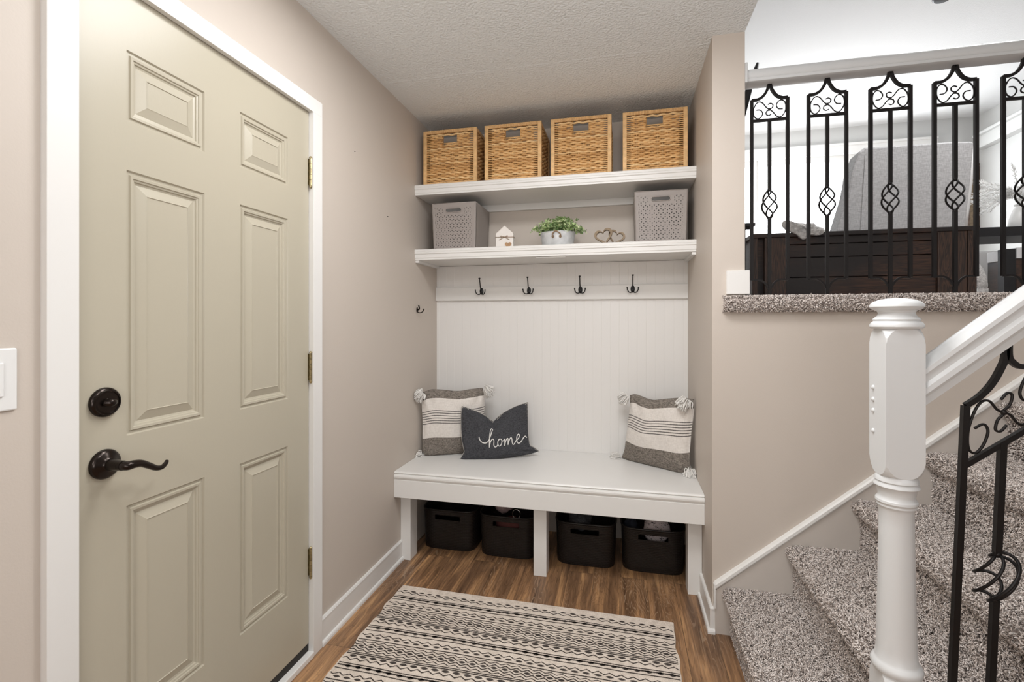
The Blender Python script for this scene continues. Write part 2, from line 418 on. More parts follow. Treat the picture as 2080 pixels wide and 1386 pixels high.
m.build('door_frame', 'trim', door, bevel=.0025)
m = MB(); m.box(-.1, .022, .7945, 1.5965, 0, .022); m.build('threshold', 'trim', door, bevel=.003)
m = MB(); m.box(-.04, -.003, D0, D1, .0225, .052); m.build('door_sweep', 'black', door)
def lathex(prof, y, z, seg=36):
    m = MB(); m.lathe(prof, (0, y, z), 'x', seg); return m
hy = .859
db = lathex([(.034, 0), (.034, .004), (.0325, .007), (.029, .009), (.028, .013), (.025, .0135), (.024, .0115), (.010, .0115), (.009, .014), (.004, .0145)], hy, 1.084).build('deadbolt', 'bronze', door, smooth='auto')
m = MB()
vs = []
tt = MB(); tt.tube(cr([(.014, hy-.013, 1.084), (.020, hy-.006, 1.083), (.024, hy+.001, 1.084), (.020, hy+.012, 1.0845)], 5), [.003+.0025*math.sin(PI*i/15) for i in range(16)], 10, flat=1.6)
tt.tube([(.012, hy, 1.084), (.026, hy, 1.084)], .0035, 10)
tt.build('thumb_turn', 'bronze', db, smooth=True)
hd = lathex([(.034, 0), (.034, .004), (.032, .008), (.027, .012), (.018, .015), (.014, .019), (.013, .030), (.0115, .045), (.011, .055), (.004, .0555)], hy, .942).build('door_handle', 'bronze', door, smooth='auto')
m = MB()
pts = cr([(.045, hy, .942), (.062, hy+.004, .941), (.064, hy+.018, .941), (.064, hy+.034, .938), (.064, hy+.052, .928), (.064, hy+.070, .917), (.063, hy+.086, .914), (.060, hy+.099, .919), (.057, hy+.105, .924)], 6)
m.tube(pts, [.0120-.0078*(i/(len(pts)-1))**1.1 for i in range(len(pts))], 12, flat=.9)
m.build('lever', 'bronze', hd, smooth=True)
m = MB(); m.lathe([(.0045, .0), (.0045, .004), (.003, .005)], (.066, hy+.004, .942), 'x', 12); m.build('lock_button', 'bronze', hd, smooth='auto')
for zc in (1.835, 1.098, .359):
    h = MB(); h.box(-.0015, .0005, 1.588, 1.594, zc-.05, zc+.05)
    for k in range(5): h.tube([(.0085, 1.5915, zc-.051+k*.0205), (.0085, 1.5915, zc-.0315+k*.0205)], .0052, 10)
    h.lathe([(.0035, -.062), (.0055, -.058), (.0055, -.052)], (.0085, 1.5915, zc), 'z', 10); h.lathe([(.0055, .052), (.0055, .056), (.002, .059)], (.0085, 1.5915, zc), 'z', 10)
    h.build('hinge', 'brass', door, smooth='auto')
# light switch
sw = thing('light_switch', 'white wall switch plate left of the entry door', 'light switch', (0, .658, 1.157))
m = MB(); m.box(0, .006, .618, .694, 1.097, 1.218); m.build('plate', 'plate', sw, bevel=.004)
m = MB(); m.box(.006, .010, .641, .671, 1.125, 1.190); m.build('rocker', 'plate', sw, bevel=.002)
# nails left in the wall
for i, (u, v, lb) in enumerate(((720, 308, 'tiny nail in the left wall, the upper one, near the door top'), (787, 440, 'tiny nail in the left wall, the lower one, nearer the shelves'))):
    d = ray(u, v); t = (0-CX)/d.x; p = Vector((0, d.y*t, CH+d.z*t))
    m = MB(); m.lathe([(.0018, 0), (.0022, .003), (.001, .004)], p, 'x', 8); o = m.build('nail', 'bronze', smooth='auto'); tag(o, lb, 'nail')

# ------------------------------------------------------------------ baseboards and stair skirt
def base_prof(o, s=1):  # distance from wall, z
    return [(o, 0), (o+s*.020, 0), (o+s*.0195, .010), (o+s*.016, .016), (o+s*.011, .018), (o+s*.011, .096), (o+s*.008, .104), (o, .105)]
bt = [(0, .018), (.011, .018), (.011, .094), (.0125, .0945), (.0125, .099), (.009, .105), (0, .105)]
bs = [(0, 0), (.021, 0), (.0205, .009), (.0175, .015), (.011, .018), (0, .018)]
m = MB(); m.extr(bt, 1.650, 2.357, 'y'); bl = m.build('baseboard_left', 'trim', kind=ST)
m = MB(); m.extr(bs, 1.652, 2.357, 'y'); m.build('shoe_moulding', 'trim', bl)
m = MB(); m.extr([(WX-a, b) for a, b in bt], FY, 2.357, 'y'); m.extr([(FY-a, b) for a, b in bt], WX-.011, 1.522, 'x'); br_ = m.build('baseboard_right', 'trim', kind=ST)
m = MB(); m.extr([(WX-a, b) for a, b in bs], FY, 2.357, 'y'); m.extr([(FY-a, b) for a, b in bs], WX-.021, 1.522, 'x'); m.build('shoe_moulding', 'trim', br_)
SL = .840
def skz(x): return .192+SL*(x-1.52)
m = MB()
xe2 = 1.52+(UP-.03-.192)/SL
m.add([(1.522, FY, 0), (xe2+.3, FY, 0), (xe2+.3, FY, skz(xe2)), (xe2, FY, skz(xe2)), (1.522, FY, skz(1.522)-.02), (1.522, FY-.012, 0), (xe2+.3, FY-.012, 0), (xe2+.3, FY-.012, skz(xe2)), (xe2, FY-.012, skz(xe2)), (1.522, FY-.012, skz(1.522)-.02)],
      [(0, 1, 2, 3, 4), (9, 8, 7, 6, 5), (0, 5, 6, 1), (1, 6, 7, 2), (2, 7, 8, 3), (3, 8, 9, 4), (4, 9, 5, 0)])
sk = m.build('trim_1', 'skirt', kind=ST)
m = MB()
pr = [(FY, -.012), (FY-.016, -.012), (FY-.020, -.006), (FY-.020, .004), (FY-.015, .010), (FY, .012)]
vs = [(x, p[0], skz(x)+p[1]*1.25) for x in (1.522, xe2) for p in pr]; n = len(pr)
m.add(vs, [(i, (i+1) % n, n+(i+1) % n, n+i) for i in range(n)]+[tuple(range(n)), tuple(range(2*n-1, n-1, -1))])
m.box(1.517, 1.524, FY-.018, FY, .105, skz(1.522)+.008)
m.build('skirt_cap', 'trim', sk)
# small white baseboard block on the carpeted ledge at the wall end
m = MB(); m.box(1.566, 1.652, 2.082, 2.19, UP+.008, UP+.103); o = m.build('baseboard_block', 'trim', kind=ST, bevel=.002); o.name = 'trim_6'

# ------------------------------------------------------------------ carpet
def tufts(mb_list, dens, L=.0108, r=.0019, lean=.85):
    """short bent yarn tubes over quads (origin, du, dv, normal)"""
    VV = []; FF = []; k0 = 0
    for (o, du, dv, nn) in mb_list:
        o, du, dv, nn = map(lambda q: np.array(q, float), (o, du, dv, nn))
        A = np.linalg.norm(np.cross(du, dv)); n = max(1, int(A*dens))
        a, b = rng.random(n), rng.random(n)
        p = o+a[:, None]*du+b[:, None]*dv
        ang = rng.random(n)*2*PI; tu = du/np.linalg.norm(du); tv = dv/np.linalg.norm(dv)
        tang = np.cos(ang)[:, None]*tu+np.sin(ang)[:, None]*tv
        ang2 = ang+rng.normal(0, .9, n); tang2 = np.cos(ang2)[:, None]*tu+np.sin(ang2)[:, None]*tv
        ll = L*(.75+.5*rng.random(n))[:, None]; le = lean*(.5+.9*rng.random(n))[:, None]
        p1 = p+nn*ll*.42+tang*ll*.25*le; p2 = p1+nn*ll*.30+tang2*ll*.42*le; p3 = p2+nn*ll*.02+tang2*ll*.30*le
        side = np.cross(tang, nn); side /= np.linalg.norm(side, axis=1)[:, None]
        rings = []
        for q, rr in ((p, r*.8), (p1, r*1.05), (p2, r), (p3, r*.55)):
            for kk in range(3):
                an = 2*PI*kk/3+.5
                rings.append(q+(side*math.cos(an)+(tang*.55+nn*.83)*math.sin(an))*rr)
        V = np.stack(rings, 1)  # n,12,3
        VV.append(V.reshape(-1, 3))
        base = k0+np.arange(n)[:, None]*12
        for ri in range(3):
            for kk in range(3):
                q = np.array([ri*3+kk, ri*3+(kk+1) % 3, ri*3+3+(kk+1) % 3, ri*3+3+kk]); FF.append(base+q)
        k0 += n*12
    return np.concatenate(VV), np.concatenate(FF)
def carpet_obj(name, core, quads, parent=None, dens=62000, kind=None):
    V, Fq = tufts(quads, dens)
    cv = np.array(core.v, float); nc = len(cv)
    V = np.concatenate([cv, V])
    off = np.array(wloc(parent)) if parent is not None else np.zeros(3)
    V = V-off
    me = bpy.data.meshes.new(name)
    cf = core.f; nl = sum(len(f) for f in cf)
    me.vertices.add(len(V)); me.vertices.foreach_set('co', V.astype(np.float32).ravel())
    loops = np.concatenate([np.array([i for f in cf for i in f], dtype=np.int32), (Fq+nc).astype(np.int32).ravel()])
    starts = []; a = 0
    for f in cf: starts.append(a); a += len(f)
    starts = np.concatenate([np.array(starts, dtype=np.int32), nl+4*np.arange(len(Fq), dtype=np.int32)])
    me.loops.add(len(loops)); me.loops.foreach_set('vertex_index', loops)
    me.polygons.add(len(starts)); me.polygons.foreach_set('loop_start', starts)
    me.materials.append(M['carpetb']); me.materials.append(M['carpet'])
    mi = np.ones(len(starts), dtype=np.int32); mi[:len(cf)] = 0
    me.polygons.foreach_set('material_index', mi)
    me.update(calc_edges=True); me.validate()
    o = bpy.data.objects.new(name, me); C.objects.link(o)
    if parent is not None: o.parent = parent
    if kind: o['kind'] = kind
    return o
NOSE = [1.557, 1.787, 2.017, 2.25, 2.48, 2.712, 2.945]; RI = .196
YN, YF = 1.16, FY-.013
stairs = thing('carpeted_staircase', 'carpeted stairs with speckled taupe pile rising to the right behind the white newel post', 'stairs', (1.6, 1.6, 0))
for i, nx in enumerate(NOSE[:6]):
    z = RI*(i+1)-.008; nxt = NOSE[i+1]+.03; zb = RI*i-.008 if i else 0.0
    rr = .020
    prof = [(nx+.030, zb), (nx+.030, z-.050), (nx+.012, z-.042), (nx+.003, z-.030), (nx, z-rr), (nx+.004, z-.008), (nx+.014, z-.001), (nx+.022, z), (nxt+.02, z), (nxt+.02, zb)]
    core = MB(); core.extr(prof, YN, YF, 'y')
    qs = []
    for k in range(8):
        (x0, z0), (x1, z1) = prof[k], prof[k+1]
        if k == 7: x1 = nxt
        d = Vector((x1-x0, 0, z1-z0)); nn = Vector((-d.z, 0, d.x)).normalized()
        qs.append(((x0, YN, z0), (0, YF-YN, 0), (d.x, 0, d.z), nn))
    if i >= 3: qs = qs[:8]
    carpet_obj('step', core, qs, stairs, dens=60000 if i < 4 else 42000)
# upper floor with rolled carpet edge
z = UP-.006; y0 = FY-.034
prof = [(FY+.1, z-.050), (y0+.014, z-.050), (y0+.004, z-.038), (y0, z-.024), (y0+.004, z-.008), (y0+.014, z-.001), (y0+.024, z), (FAR, z), (FAR, z-.1), (FY+.1, z-.1)]
core = MB(); core.extr(prof, 1.556, RX, 'x')
core.box(XE+.01, RX, FY+.12, FAR, z-.12, z-.1)
qs = []
for k in range(7):
    (ya, za), (yb, zb) = prof[k], prof[k+1]
    if k == 6: yb = 2.32
    d = Vector((0, yb-ya, zb-za)); nn = Vector((0, -d.z, d.y)).normalized()
    qs.append(((1.553, ya, za), (1.35, 0, 0), (0, d.y, d.z), nn))
o = carpet_obj('floor', core, qs, dens=62000, kind=ST)

# ------------------------------------------------------------------ rug
rug = MB()
rx0, rx1, ry1, ry0 = .126, 1.362, 2.118, .75
def rxl(y): return .126+.012*math.sin(y*3)*0+.004*math.sin(y*19)
n = 60
top = .0065
g = []
for i in range(n+1):
    y = ry1-(ry1-ry0)*i/n
    ex = .004*math.sin(y*31)+.003*math.sin(y*57)
    g += [(rx0+ex, y, .0005), (rx0+ex+.002, y, top), (rx1+ex*.8-.002, y-.006, top), (rx1+ex*.8, y-.006, .0005)]
rug.add(g, [(4*i+k, 4*i+k+1, 4*i+5+k, 4*i+4+k) for i in range(n) for k in range(3)]+[(0, 1, 2, 3), (4*n+3, 4*n+2, 4*n+1, 4*n)])
zt = top+.0009
def wob(x, y): return .0022*math.sin(x*7+y*13)+.0012*math.sin(x*23+y*5)-.005*(x-rx0)
def ribbon(yf, w, x0=rx0+.006, x1=rx1-.006, step=.004):
    nx = int((x1-x0)/step); vs = []
    for i in range(nx+1):
        x = x0+(x1-x0)*i/nx; y = yf(x); ww = w*(1+.18*math.sin(x*611))
        vs += [(x, y-ww/2, zt), (x, y+ww/2, zt)]
    rug.add(vs, [(2*i, 2*i+2, 2*i+3, 2*i+1) for i in range(nx)], 1)
PZ = .0412
def tri(x, ph=0): 
    q = ((x/PZ+ph) % 1); return 1-4*abs(q-.5)
def lens(y0_, ph, a=.0125, b=.0042, sgn=1):
    k = math.ceil((rx0+.015)/PZ-ph)
    x = (k+ph)*PZ
    while x < rx1-.012:
        y = y0_+wob(x, y0_)
        vs = [(x-a, y, zt), (x-a*.5, y-b*.7, zt), (x, y-b, zt), (x+a*.5, y-b*.7, zt), (x+a, y, zt), (x+a*.5, y+b*.75, zt), (x, y+b, zt), (x-a*.5, y+b*.75, zt)]
        rug.add(vs, [tuple(range(8))], 1); x += PZ
def zig(y0_, amp=.0062, w=.0036, ph=0): ribbon(lambda x: y0_+wob(x, y0_)+amp*tri(x, ph), w, step=PZ/12)
def line(y0_, w=.0032): ribbon(lambda x: y0_+wob(x, y0_), w)
zig(2.060, ph=0, w=.0046); lens(2.074, 0, .014, .0052)
for k in range(6):
    b = 2.031-.2215*k
    line(b, .0042); ribbon(lambda x: b-.011+wob(x, b), .0062); lens(b-.013, .3, .0125, .0072); line(b-.029, .0040)
    zig(b-.055, ph=.5, w=.0044); lens(b-.069, 0, .0145, .0056); line(b-.085, .0044)
    zig(b-.098, .0050, .0034, ph=.5); zig(b-.112, .0066, .0050, ph=.5); zig(b-.134, .0066, .0050, ph=0); lens(b-.123, .5+.5, .0130, .0064)
    zig(b-.148, .0054, .0042, ph=0); line(b-.160, .0042); line(b-.1685, .0050)
    lens(b-.180, 0, .0155, .0068); zig(b-.196, ph=0, w=.0048)
o = rug.build('rug', ['rugcream', 'rugdark']); tag(o, 'cream woven cotton rug with dark zigzag and diamond rows on the wood floor', 'rug')

# ------------------------------------------------------------------ beadboard and hook rail
m = MB()
bb0, bb1, yb = .49, 1.618, BY-.010
prof = [(0, BY), (0, yb)]
x = .018
while x < WX-.012:
    prof += [(x-.0018, yb), (x-.0006, yb+.0006), (x+.0006, yb+.0006), (x+.0018, yb)]; x += .0508
prof += [(WX, yb), (WX, BY)]
m.extr(prof, bb0, bb1, 'z'); m.build('trim_2', 'bead', kind=ST)
hb = MB(); hb.extr([(yb, 1.399), (yb-.014, 1.399), (yb-.017, 1.403), (yb-.017, 1.480), (yb-.014, 1.486), (yb, 1.486)], .001, WX-.001, 'x')
tag(hb.build('hook_board', 'trim'), 'white horizontal board carrying four black hooks above the bench', 'hook rail')
def hook(loc, label, first=None):
    if first: return dup(first, loc, label)
    h = thing('wall_hook', label, 'hook', loc, 'coat hooks on the white hook board')
    m = MB(); m.lathe([(.017, 0), (.017, -.002), (.014, -.005), (.006, -.007)], (0, 0, 0), 'y', 20)
    m.v = [(a*.72, b, c*1.25) for a, b, c in m.v]; m.build('backplate', 'blackm', h, False, smooth='auto')
    m = MB(); P = cr([(0, -.004, .002), (0, -.018, .010), (0, -.030, .030), (0, -.038, .055), (0, -.046, .074)], 5)
    m.tube(P, .0032, 8); m.lathe([(.003, -.004), (.0065, .0), (.0068, .003), (.003, .005)], (0, -.047, .075), 'z', 12); m.build('upper_prong', 'blackm', h, False, smooth='auto')
    for s in (-1, 1):
        m = MB(); P = cr([(s*.003, -.004, -.012), (s*.010, -.016, -.020), (s*.022, -.026, -.018), (s*.029, -.030, -.006), (s*.031, -.031, .006)], 5)
        m.tube(P, .0032, 8); m.sph(P[-1], .0045, 10); m.build('lower_prong', 'blackm', h, False, smooth=True)
    return h
hl = ['black triple coat hook nearest the left wall', 'black triple coat hook, second from the left wall on the board',
      'black triple coat hook, third from the left wall, below the small plant', 'black triple coat hook nearest the right wall of the nook']
h0 = hook((.303, yb-.017, 1.457), hl[0])
for x, l in zip((.602, .911, 1.211), hl[1:]): hook((x, yb-.017, 1.457), l, h0)
h = thing('wall_hook', 'small dark double hook on the left beige wall beside the bench nook', 'hook', (0, 2.567, 1.336))
m = MB(); m.lathe([(.010, 0), (.010, .003), (.004, .005)], (0, 0, 0), 'x', 14); m.v = [(a, b*.9, c*1.6) for a, b, c in m.v]; m.build('backplate', 'bronze', h, False, smooth='auto')
m = MB(); P = cr([(.003, 0, 0), (.014, -.002, .004), (.016, -.005, .016), (.012, -.006, .026)], 5); m.tube(P, .0042, 8); m.build('upper_prong', 'bronze', h, False, smooth=True)
m = MB(); P = cr([(.003, 0, -.010), (.016, .004, -.016), (.032, .006, -.010), (.040, .006, .004)], 5); m.tube(P, .003, 8); m.sph(P[-1], .0042, 10); m.build('lower_prong', 'bronze', h, False, smooth=True)

# ------------------------------------------------------------------ shelves
def shelf(zt_, zb_, label, side_cleat):
    s = thing('wall_shelf', label, 'shelf', (WX/2, BY, zb_))
    h = zt_-zb_; Y = 2.533
    pr = [(Y+.004, zt_), (Y, zt_-.004), (Y, zt_-.014), (Y+.0015, zt_-.0155), (Y, zt_-.017), (Y, zt_-.025), (Y+.004, zt_-.029), (Y+.0045, zt_-h+.012), (Y+.007, zt_-h+.008), (Y+.007, zb_), (BY, zb_), (BY, zt_)]
    m = MB(); m.extr(pr, .0005, WX-.0005, 'x'); m.build('shelf_board', 'trim', s)
    if side_cleat:
        for a, b in ((.0005, .02), (WX-.02, WX-.0005)):
            m = MB(); m.box(a, b, Y+.012, BY-.02, zb_-.015, zb_); m.build('cleat', 'trim', s, bevel=.001)
        m = MB(); m.extr([(Y+.02, zb_-.001), (Y+.02, zb_-.008), (Y+.05, zb_-.008), (Y+.05, zb_-.001)], .70, .86, 'x'); m.build('bracket_plate', 'trim', s, bevel=.001)
    else:
        m = MB(); m.box(.0005, WX-.0005, BY-.02, BY-.0005, zb_-.04, zb_); m.build('cleat', 'trim', s, bevel=.001)
shelf(2.047, 1.989, 'white upper wall shelf holding four wicker baskets', False)
shelf(1.680, 1.620, 'white lower wall shelf holding the plant and two grey bins', True)

# ------------------------------------------------------------------ bench
bench = thing('mudroom_bench', 'white built-in wooden bench with three square legs and dark baskets below', 'bench', (WX/2, 2.35, 0))
Y = 2.283
m = MB(); m.extr([(Y+.012, .492), (Y+.004, .490), (Y, .485), (Y+.002, .481), (Y+.005, .479), (Y-.002, .477), (Y-.005, .470), (Y-.005, .463), (Y-.002, .456), (Y+.002, .4535), (Y+.002, .450), (BY-.012, .450), (BY-.012, .492)], .001, WX-.001, 'x')
m.build('seat_board', 'trim', bench)
m = MB(); m.extr([(Y+.002, .450), (Y-.001, .448), (Y-.001, .359), (Y+.002, .357), (Y+.022, .357), (Y+.022, .450)], .001, WX-.001, 'x'); m.build('apron', 'trim', bench)
for a, b in ((.001, .058), (.722, .787), (1.451, WX-.001)):
    m = MB(); m.box(a, b, 2.357, 2.44, 0, .450); m.build('leg', 'trim', bench, bevel=.0015)
# legs reach the apron: top rail behind it
m = MB(); m.box(.001, WX-.001, Y+.022, 2.357, .41, .450); m.build('rail', 'trim', bench)

# ------------------------------------------------------------------ wicker baskets
def wicker(loc, label):
    w_, h_, d_ = .318, .312, .30
    root = thing('wicker_basket', label, 'basket', loc, 'square wicker baskets on the upper shelf')
    fr = MB(); t = .009
    for (x, y) in ((-w_/2+t, t), (w_/2-t, t), (-w_/2+t, d_-t), (w_/2-t, d_-t)):
        fr.box(x-t*1.15, x+t*1.15, y-t, y+t, 0, h_)
    for y in (t, d_-t):
        for zc in (t*.9, h_-t*1.0):
            nseg = 52
            for i in range(nseg):
                x0 = -w_/2+t+(w_-2*t)*i/nseg; x1 = x0+(w_-2*t)/nseg*.96; e = rng.uniform(0, .0009)
                fr.box(x0, x1, y-t-e, y+t+e, zc-t-e, zc+t+e)
    for x in (-w_/2+t, w_/2-t):
        for zc in (t*.9, h_-t*1.0): fr.box(x-t, x+t, t, d_-t, zc-t, zc+t)
    fr.build('frame', 'wickerf', root, False, bevel=.002)
    def panel(mb, L, hole, P):
        rows = 27; z0, z1 = .020, h_-.022; zh0, zh1 = h_-.075, h_-.036; hw = .044
        e = .042; nst = 10
        sx = [-L/2+e+(L-2*e)*i/(nst-1) for i in range(nst)]
        for i, x in enumerate(sx):
            if hole and abs(x) < hw-.004:
                mb.tube([P(x, 0, z0), P(x, 0, zh0)], .0016, 5); 
            else: mb.tube([P(x, 0, z0), P(x, 0, z1)], .0016, 5)
        for r in range(rows):
            z = z0+(z1-z0)*(r+.5)/rows
            segs = [(-L/2+.014, L/2-.014)]
            if hole and zh0-.003 < z < zh1+.003: segs = [(-L/2+.014, -hw), (hw, L/2-.014)]
            jit = rng.normal(0, .0009, 4)
            for (a, b) in segs:
                npt = max(6, int((b-a)/.0068)); pts = []
                for k in range(npt+1):
                    x = a+(b-a)*k/npt
                    ph = PI*(x-sx[0])/(sx[1]-sx[0])+PI*(r % 2)
                    dd = .0034*math.cos(ph); gap = min(1, max(0, (L/2-abs(x)-.038)/.010))
                    zz_ = z+jit[0]*.5*gap+(.0013*math.sin(x*34+r*.9)+.0010*math.cos(ph))*gap
                    pts.append(P(x, dd*gap, zz_))
                mb.tube(pts, [.0030+.0026*min(1, max(0, (L/2-.037-abs(q[0] if L == w_ else q[1]-d_/2))/.012)) for q in pts], 6, cap=False)
        if hole:
            for x in (-hw, hw): mb.tube([P(x, -.004, zh0), P(x, -.004, h_-.016)], .0042, 6)
            mb.tube([P(-hw-.003, -.004, zh0), P(hw+.003, -.004, zh0)], .0042, 6)
    body = MB()
    panel(body, w_, True, lambda x, d, z: (x, .008-d, z)); 
    panel(body, d_, False, lambda x, d, z: (w_/2-.008+d, d_/2+x, z)); panel(body, d_, False, lambda x, d, z: (-w_/2+.008-d, d_/2+x, z))
    panel(body, w_, True, lambda x, d, z: (x, d_-.008+d, z))
    body.build('woven_panel', 'wicker', root, False, smooth=True, recalc=False)
    m = MB(); m.box(-w_/2+.012, w_/2-.012, .012, d_-.012, .004, .012); m.build('base', 'wickerd', root, False)
    return root
zs_ = 2.0475
wl_ = ['honey wicker basket with cut-out handle against the left wall, leftmost of four', 'honey wicker basket second from the left wall on the upper shelf',
       'honey wicker basket third along, with a wide gap on its right', 'honey wicker basket nearest the right wall of the upper shelf']
b0 = wicker((.200, 2.565, zs_), wl_[0])
for x, l, r in zip((.566, .938, 1.316), wl_[1:], (0, 0, .0)): dup(b0, (x, 2.565, zs_), l, rotz=r)

# ------------------------------------------------------------------ grey perforated bins
def greybin(loc, label):
    root = thing('storage_bin', label, 'storage bin', loc, 'grey perforated plastic bins on the lower shelf')
    wb, wt, h_, d_ = .247, .262, .262, .28
    def grid(L, hh, place):
        a = .0225; hr = a*.866; rows = int(hh/hr); cols_ = int(L/a)+1; hr = hh/rows; a = L/(cols_-.5)
        V = {}
        for r in range(rows+1):
            offx = (r % 2)*.5
            xs = [min(max(-L/2+(c_+offx-.25)*a, -L/2), L/2) for c_ in range(cols_+1)]
            for c_, x in enumerate(xs): V[r, c_] = me.verts.new(place(x, r*hr))
        F = []
        for r in range(rows):
            for c_ in range(cols_):
                p, q, s_, t_ = V[r, c_], V[r, c_+1], V[r+1, c_], V[r+1, c_+1]
                tr = ((p, q, s_), (q, t_, s_)) if r % 2 == 0 else ((p, q, t_), (p, t_, s_))
                for f in tr:
                    if (f[0].co-f[1].co).length < 1e-5 or (f[1].co-f[2].co).length < 1e-5 or (f[0].co-f[2].co).length < 1e-5: continue
                    try: F.append(me.faces.new(f))
                    except ValueError: pass
        return F
    def taper(x, y, z):
        k = (wb+(wt-wb)*z/h_)/wt; return (x*k, d_/2+(y-d_/2)*k, z)
    hw, z0h, z1h = .046, .212, .232
    zl, zh = .010, .240
    for (L, pl) in ((wt-.03, lambda x, z: taper(x, 0, zl+z)), (wt-.03, lambda x, z: taper(-x, d_, zl+z))):
        me = bmesh.new(); F = grid(L, zh-zl, pl)
        bad = [f for f in F if abs(f.calc_center_median().x) < .060 and f.calc_center_median().z > .203]
        bmesh.ops.delete(me, geom=bad, context='FACES'); F = [f for f in F if f.is_valid]
        me.normal_update()
        bmesh.ops.inset_individual(me, faces=[f for f in F if f.calc_area() > 1.2e-4], thickness=.0045, use_even_offset=True)
        bmesh.ops.delete(me, geom=[f for f in F if f.is_valid and f.calc_area() < 4.5e-5 and len(f.verts) == 3], context='FACES_ONLY')
        mesh = bpy.data.meshes.new('perforated'); me.to_mesh(mesh); me.free()
        mesh.materials.append(M['greyp'])
        o = bpy.data.objects.new('perforated_wall', mesh); C.objects.link(o); o.parent = root
        sm = o.modifiers.new('s', 'SOLIDIFY'); sm.thickness = .0028; sm.offset = 0
    # solid corners, rim band with handle slots
    m = MB(); t = .0018
    def strip(x0, x1, z0, z1, face):
        def q(x, z, off):
            if face == 0: return taper(x, off, z)
            if face == 2: return taper(x, d_-off, z)
            if face == 1: return taper(wt/2-off, d_/2+x, z)
            return taper(-wt/2+off, d_/2+x, z)
        vs = [q(x0, z0, -t), q(x1, z0, -t), q(x1, z1, -t), q(x0, z1, -t), q(x0, z0, t), q(x1, z0, t), q(x1, z1, t), q(x0, z1, t)]
        m.add(vs, [(0, 1, 2, 3), (7, 6, 5, 4), (0, 4, 5, 1), (1, 5, 6, 2), (2, 6, 7, 3), (3, 7, 4, 0)])
    for f, L in ((0, wt), (1, d_), (2, wt), (3, d_)):
        hasH = f in (0, 2)
        if hasH:
            strip(-L/2+.008, L/2-.008, zh-.002, h_, f); strip(-.066, -hw, .198, zh-.001, f); strip(hw, .066, .198, zh-.001, f); strip(-hw, hw, .198, z0h, f); strip(-hw, hw, z1h, zh-.001, f)
        else: strip(-L/2+.008, L/2-.008, 0, h_, f)
        strip(-L/2+.008, -L/2+.018, 0, zh, f); strip(L/2-.018, L/2-.008, 0, zh, f); strip(-L/2+.008, L/2-.008, 0, .012, f)
    for sx_, sy_ in ((-1, 0), (1, 0), (-1, 1), (1, 1)):
        pts = []
        for z in (0, h_):
            p = taper(sx_*(wt/2-.006), .006 if sy_ == 0 else d_-.006, z); pts.append(p)
        m.tube(pts, .0082, 12)
    m.build('bin_body', 'greyp', root, False, smooth=False)
    m = MB()
    for f in (0, 2):
        y = -.003 if f == 0 else d_+.003
        P = []
        for k in range(16):
            a = 2*PI*k/16; cx_ = hw-.010 if math.cos(a) >= 0 else -hw+.010
            P.append((cx_+.0115*math.cos(a), y+.0018*(1 if f == 0 else -1), (z0h+z1h)/2+.0115*math.sin(a)))
        m.tube(P, .0024, 6, closed=True)
    P = []
    for (x, y) in ((-1, 0), (1, 0), (1, 1), (-1, 1)):
        P.append((x*(wt/2-.002), .002 if y == 0 else d_-.002, h_))
    for i in range(4): m.tube([P[i], P[(i+1) % 4]], .0042, 8)
    m.build('rim', 'greyp', root, False, smooth=True)
    k = wb/wt
    m = MB(); m.box(-wb/2+.004, wb/2-.004, d_/2-d_/2*k+.004, d_/2+d_/2*k-.004, 0, .004); m.build('base', 'greyp', root, False)
    m = MB(); m.box(-wb/2+.018, wb/2-.018, .022, d_-.022, .005, .200); m.build('dark_filler', 'brownp', root, False, bevel=.01)  # added dark block, stands in for the shade seen through the holes
    return root
g0 = greybin((.219, 2.578, 1.6805), 'taupe grey perforated plastic bin at the left end of the lower shelf')
dup(g0, (1.347, 2.578, 1.6805), 'taupe grey perforated plastic bin at the right end of the lower shelf')

# ------------------------------------------------------------------ shelf ornaments
s = 1.6805
hs = thing('wooden_house_block', 'small white wooden house block tied with twine, between the left bin and the plant', 'ornament', (.511, 2.60, s))
m = MB(); m.extr([(-.050, 0), (.050, 0), (.050, .082), (0, .126), (-.050, .082)], 0, .03, 'y'); hb_ = m.build('block', 'whitewood', hs, False, bevel=.0015)
m = MB(); m.tube([(-.052, -.0015, .062), (.052, -.0015, .060), (.052, .0315, .060), (-.052, .0315, .062)], .0016, 6, closed=True)
for s_ in (-1, 1):
    m.tube(cr([(0, -.003, .061), (s_*.010, -.006, .066), (s_*.020, -.006, .068), (s_*.016, -.006, .062), (0, -.004, .060)], 4), .0013, 5)
    m.tube(cr([(0, -.003, .061), (s_*.014, -.004, .054), (s_*.030, -.004, .046)], 4), .0013, 5)
m.build('twine_bow', 'twine', hb_, False, smooth=True)
def heart(n=28):
    P = []
    for i in range(n):
        t = 2*PI*i/n; P.append((.0625*math.sin(t)**3*16/16, (13*math.cos(t)-5*math.cos(2*t)-2*math.cos(3*t)-math.cos(4*t))/16*.0625))
    return P
m = MB(); P = [(x*.30+.022, z*.30+.017) for x, z in heart()]; m.extr(P, -.004, 0, 'y'); m.build('wooden_heart', 'wood', hb_, False)
hh = thing('interlocked_hearts', 'two interlocked brown wooden heart outlines beside the right grey bin', 'ornament', (1.085, 2.60, s))
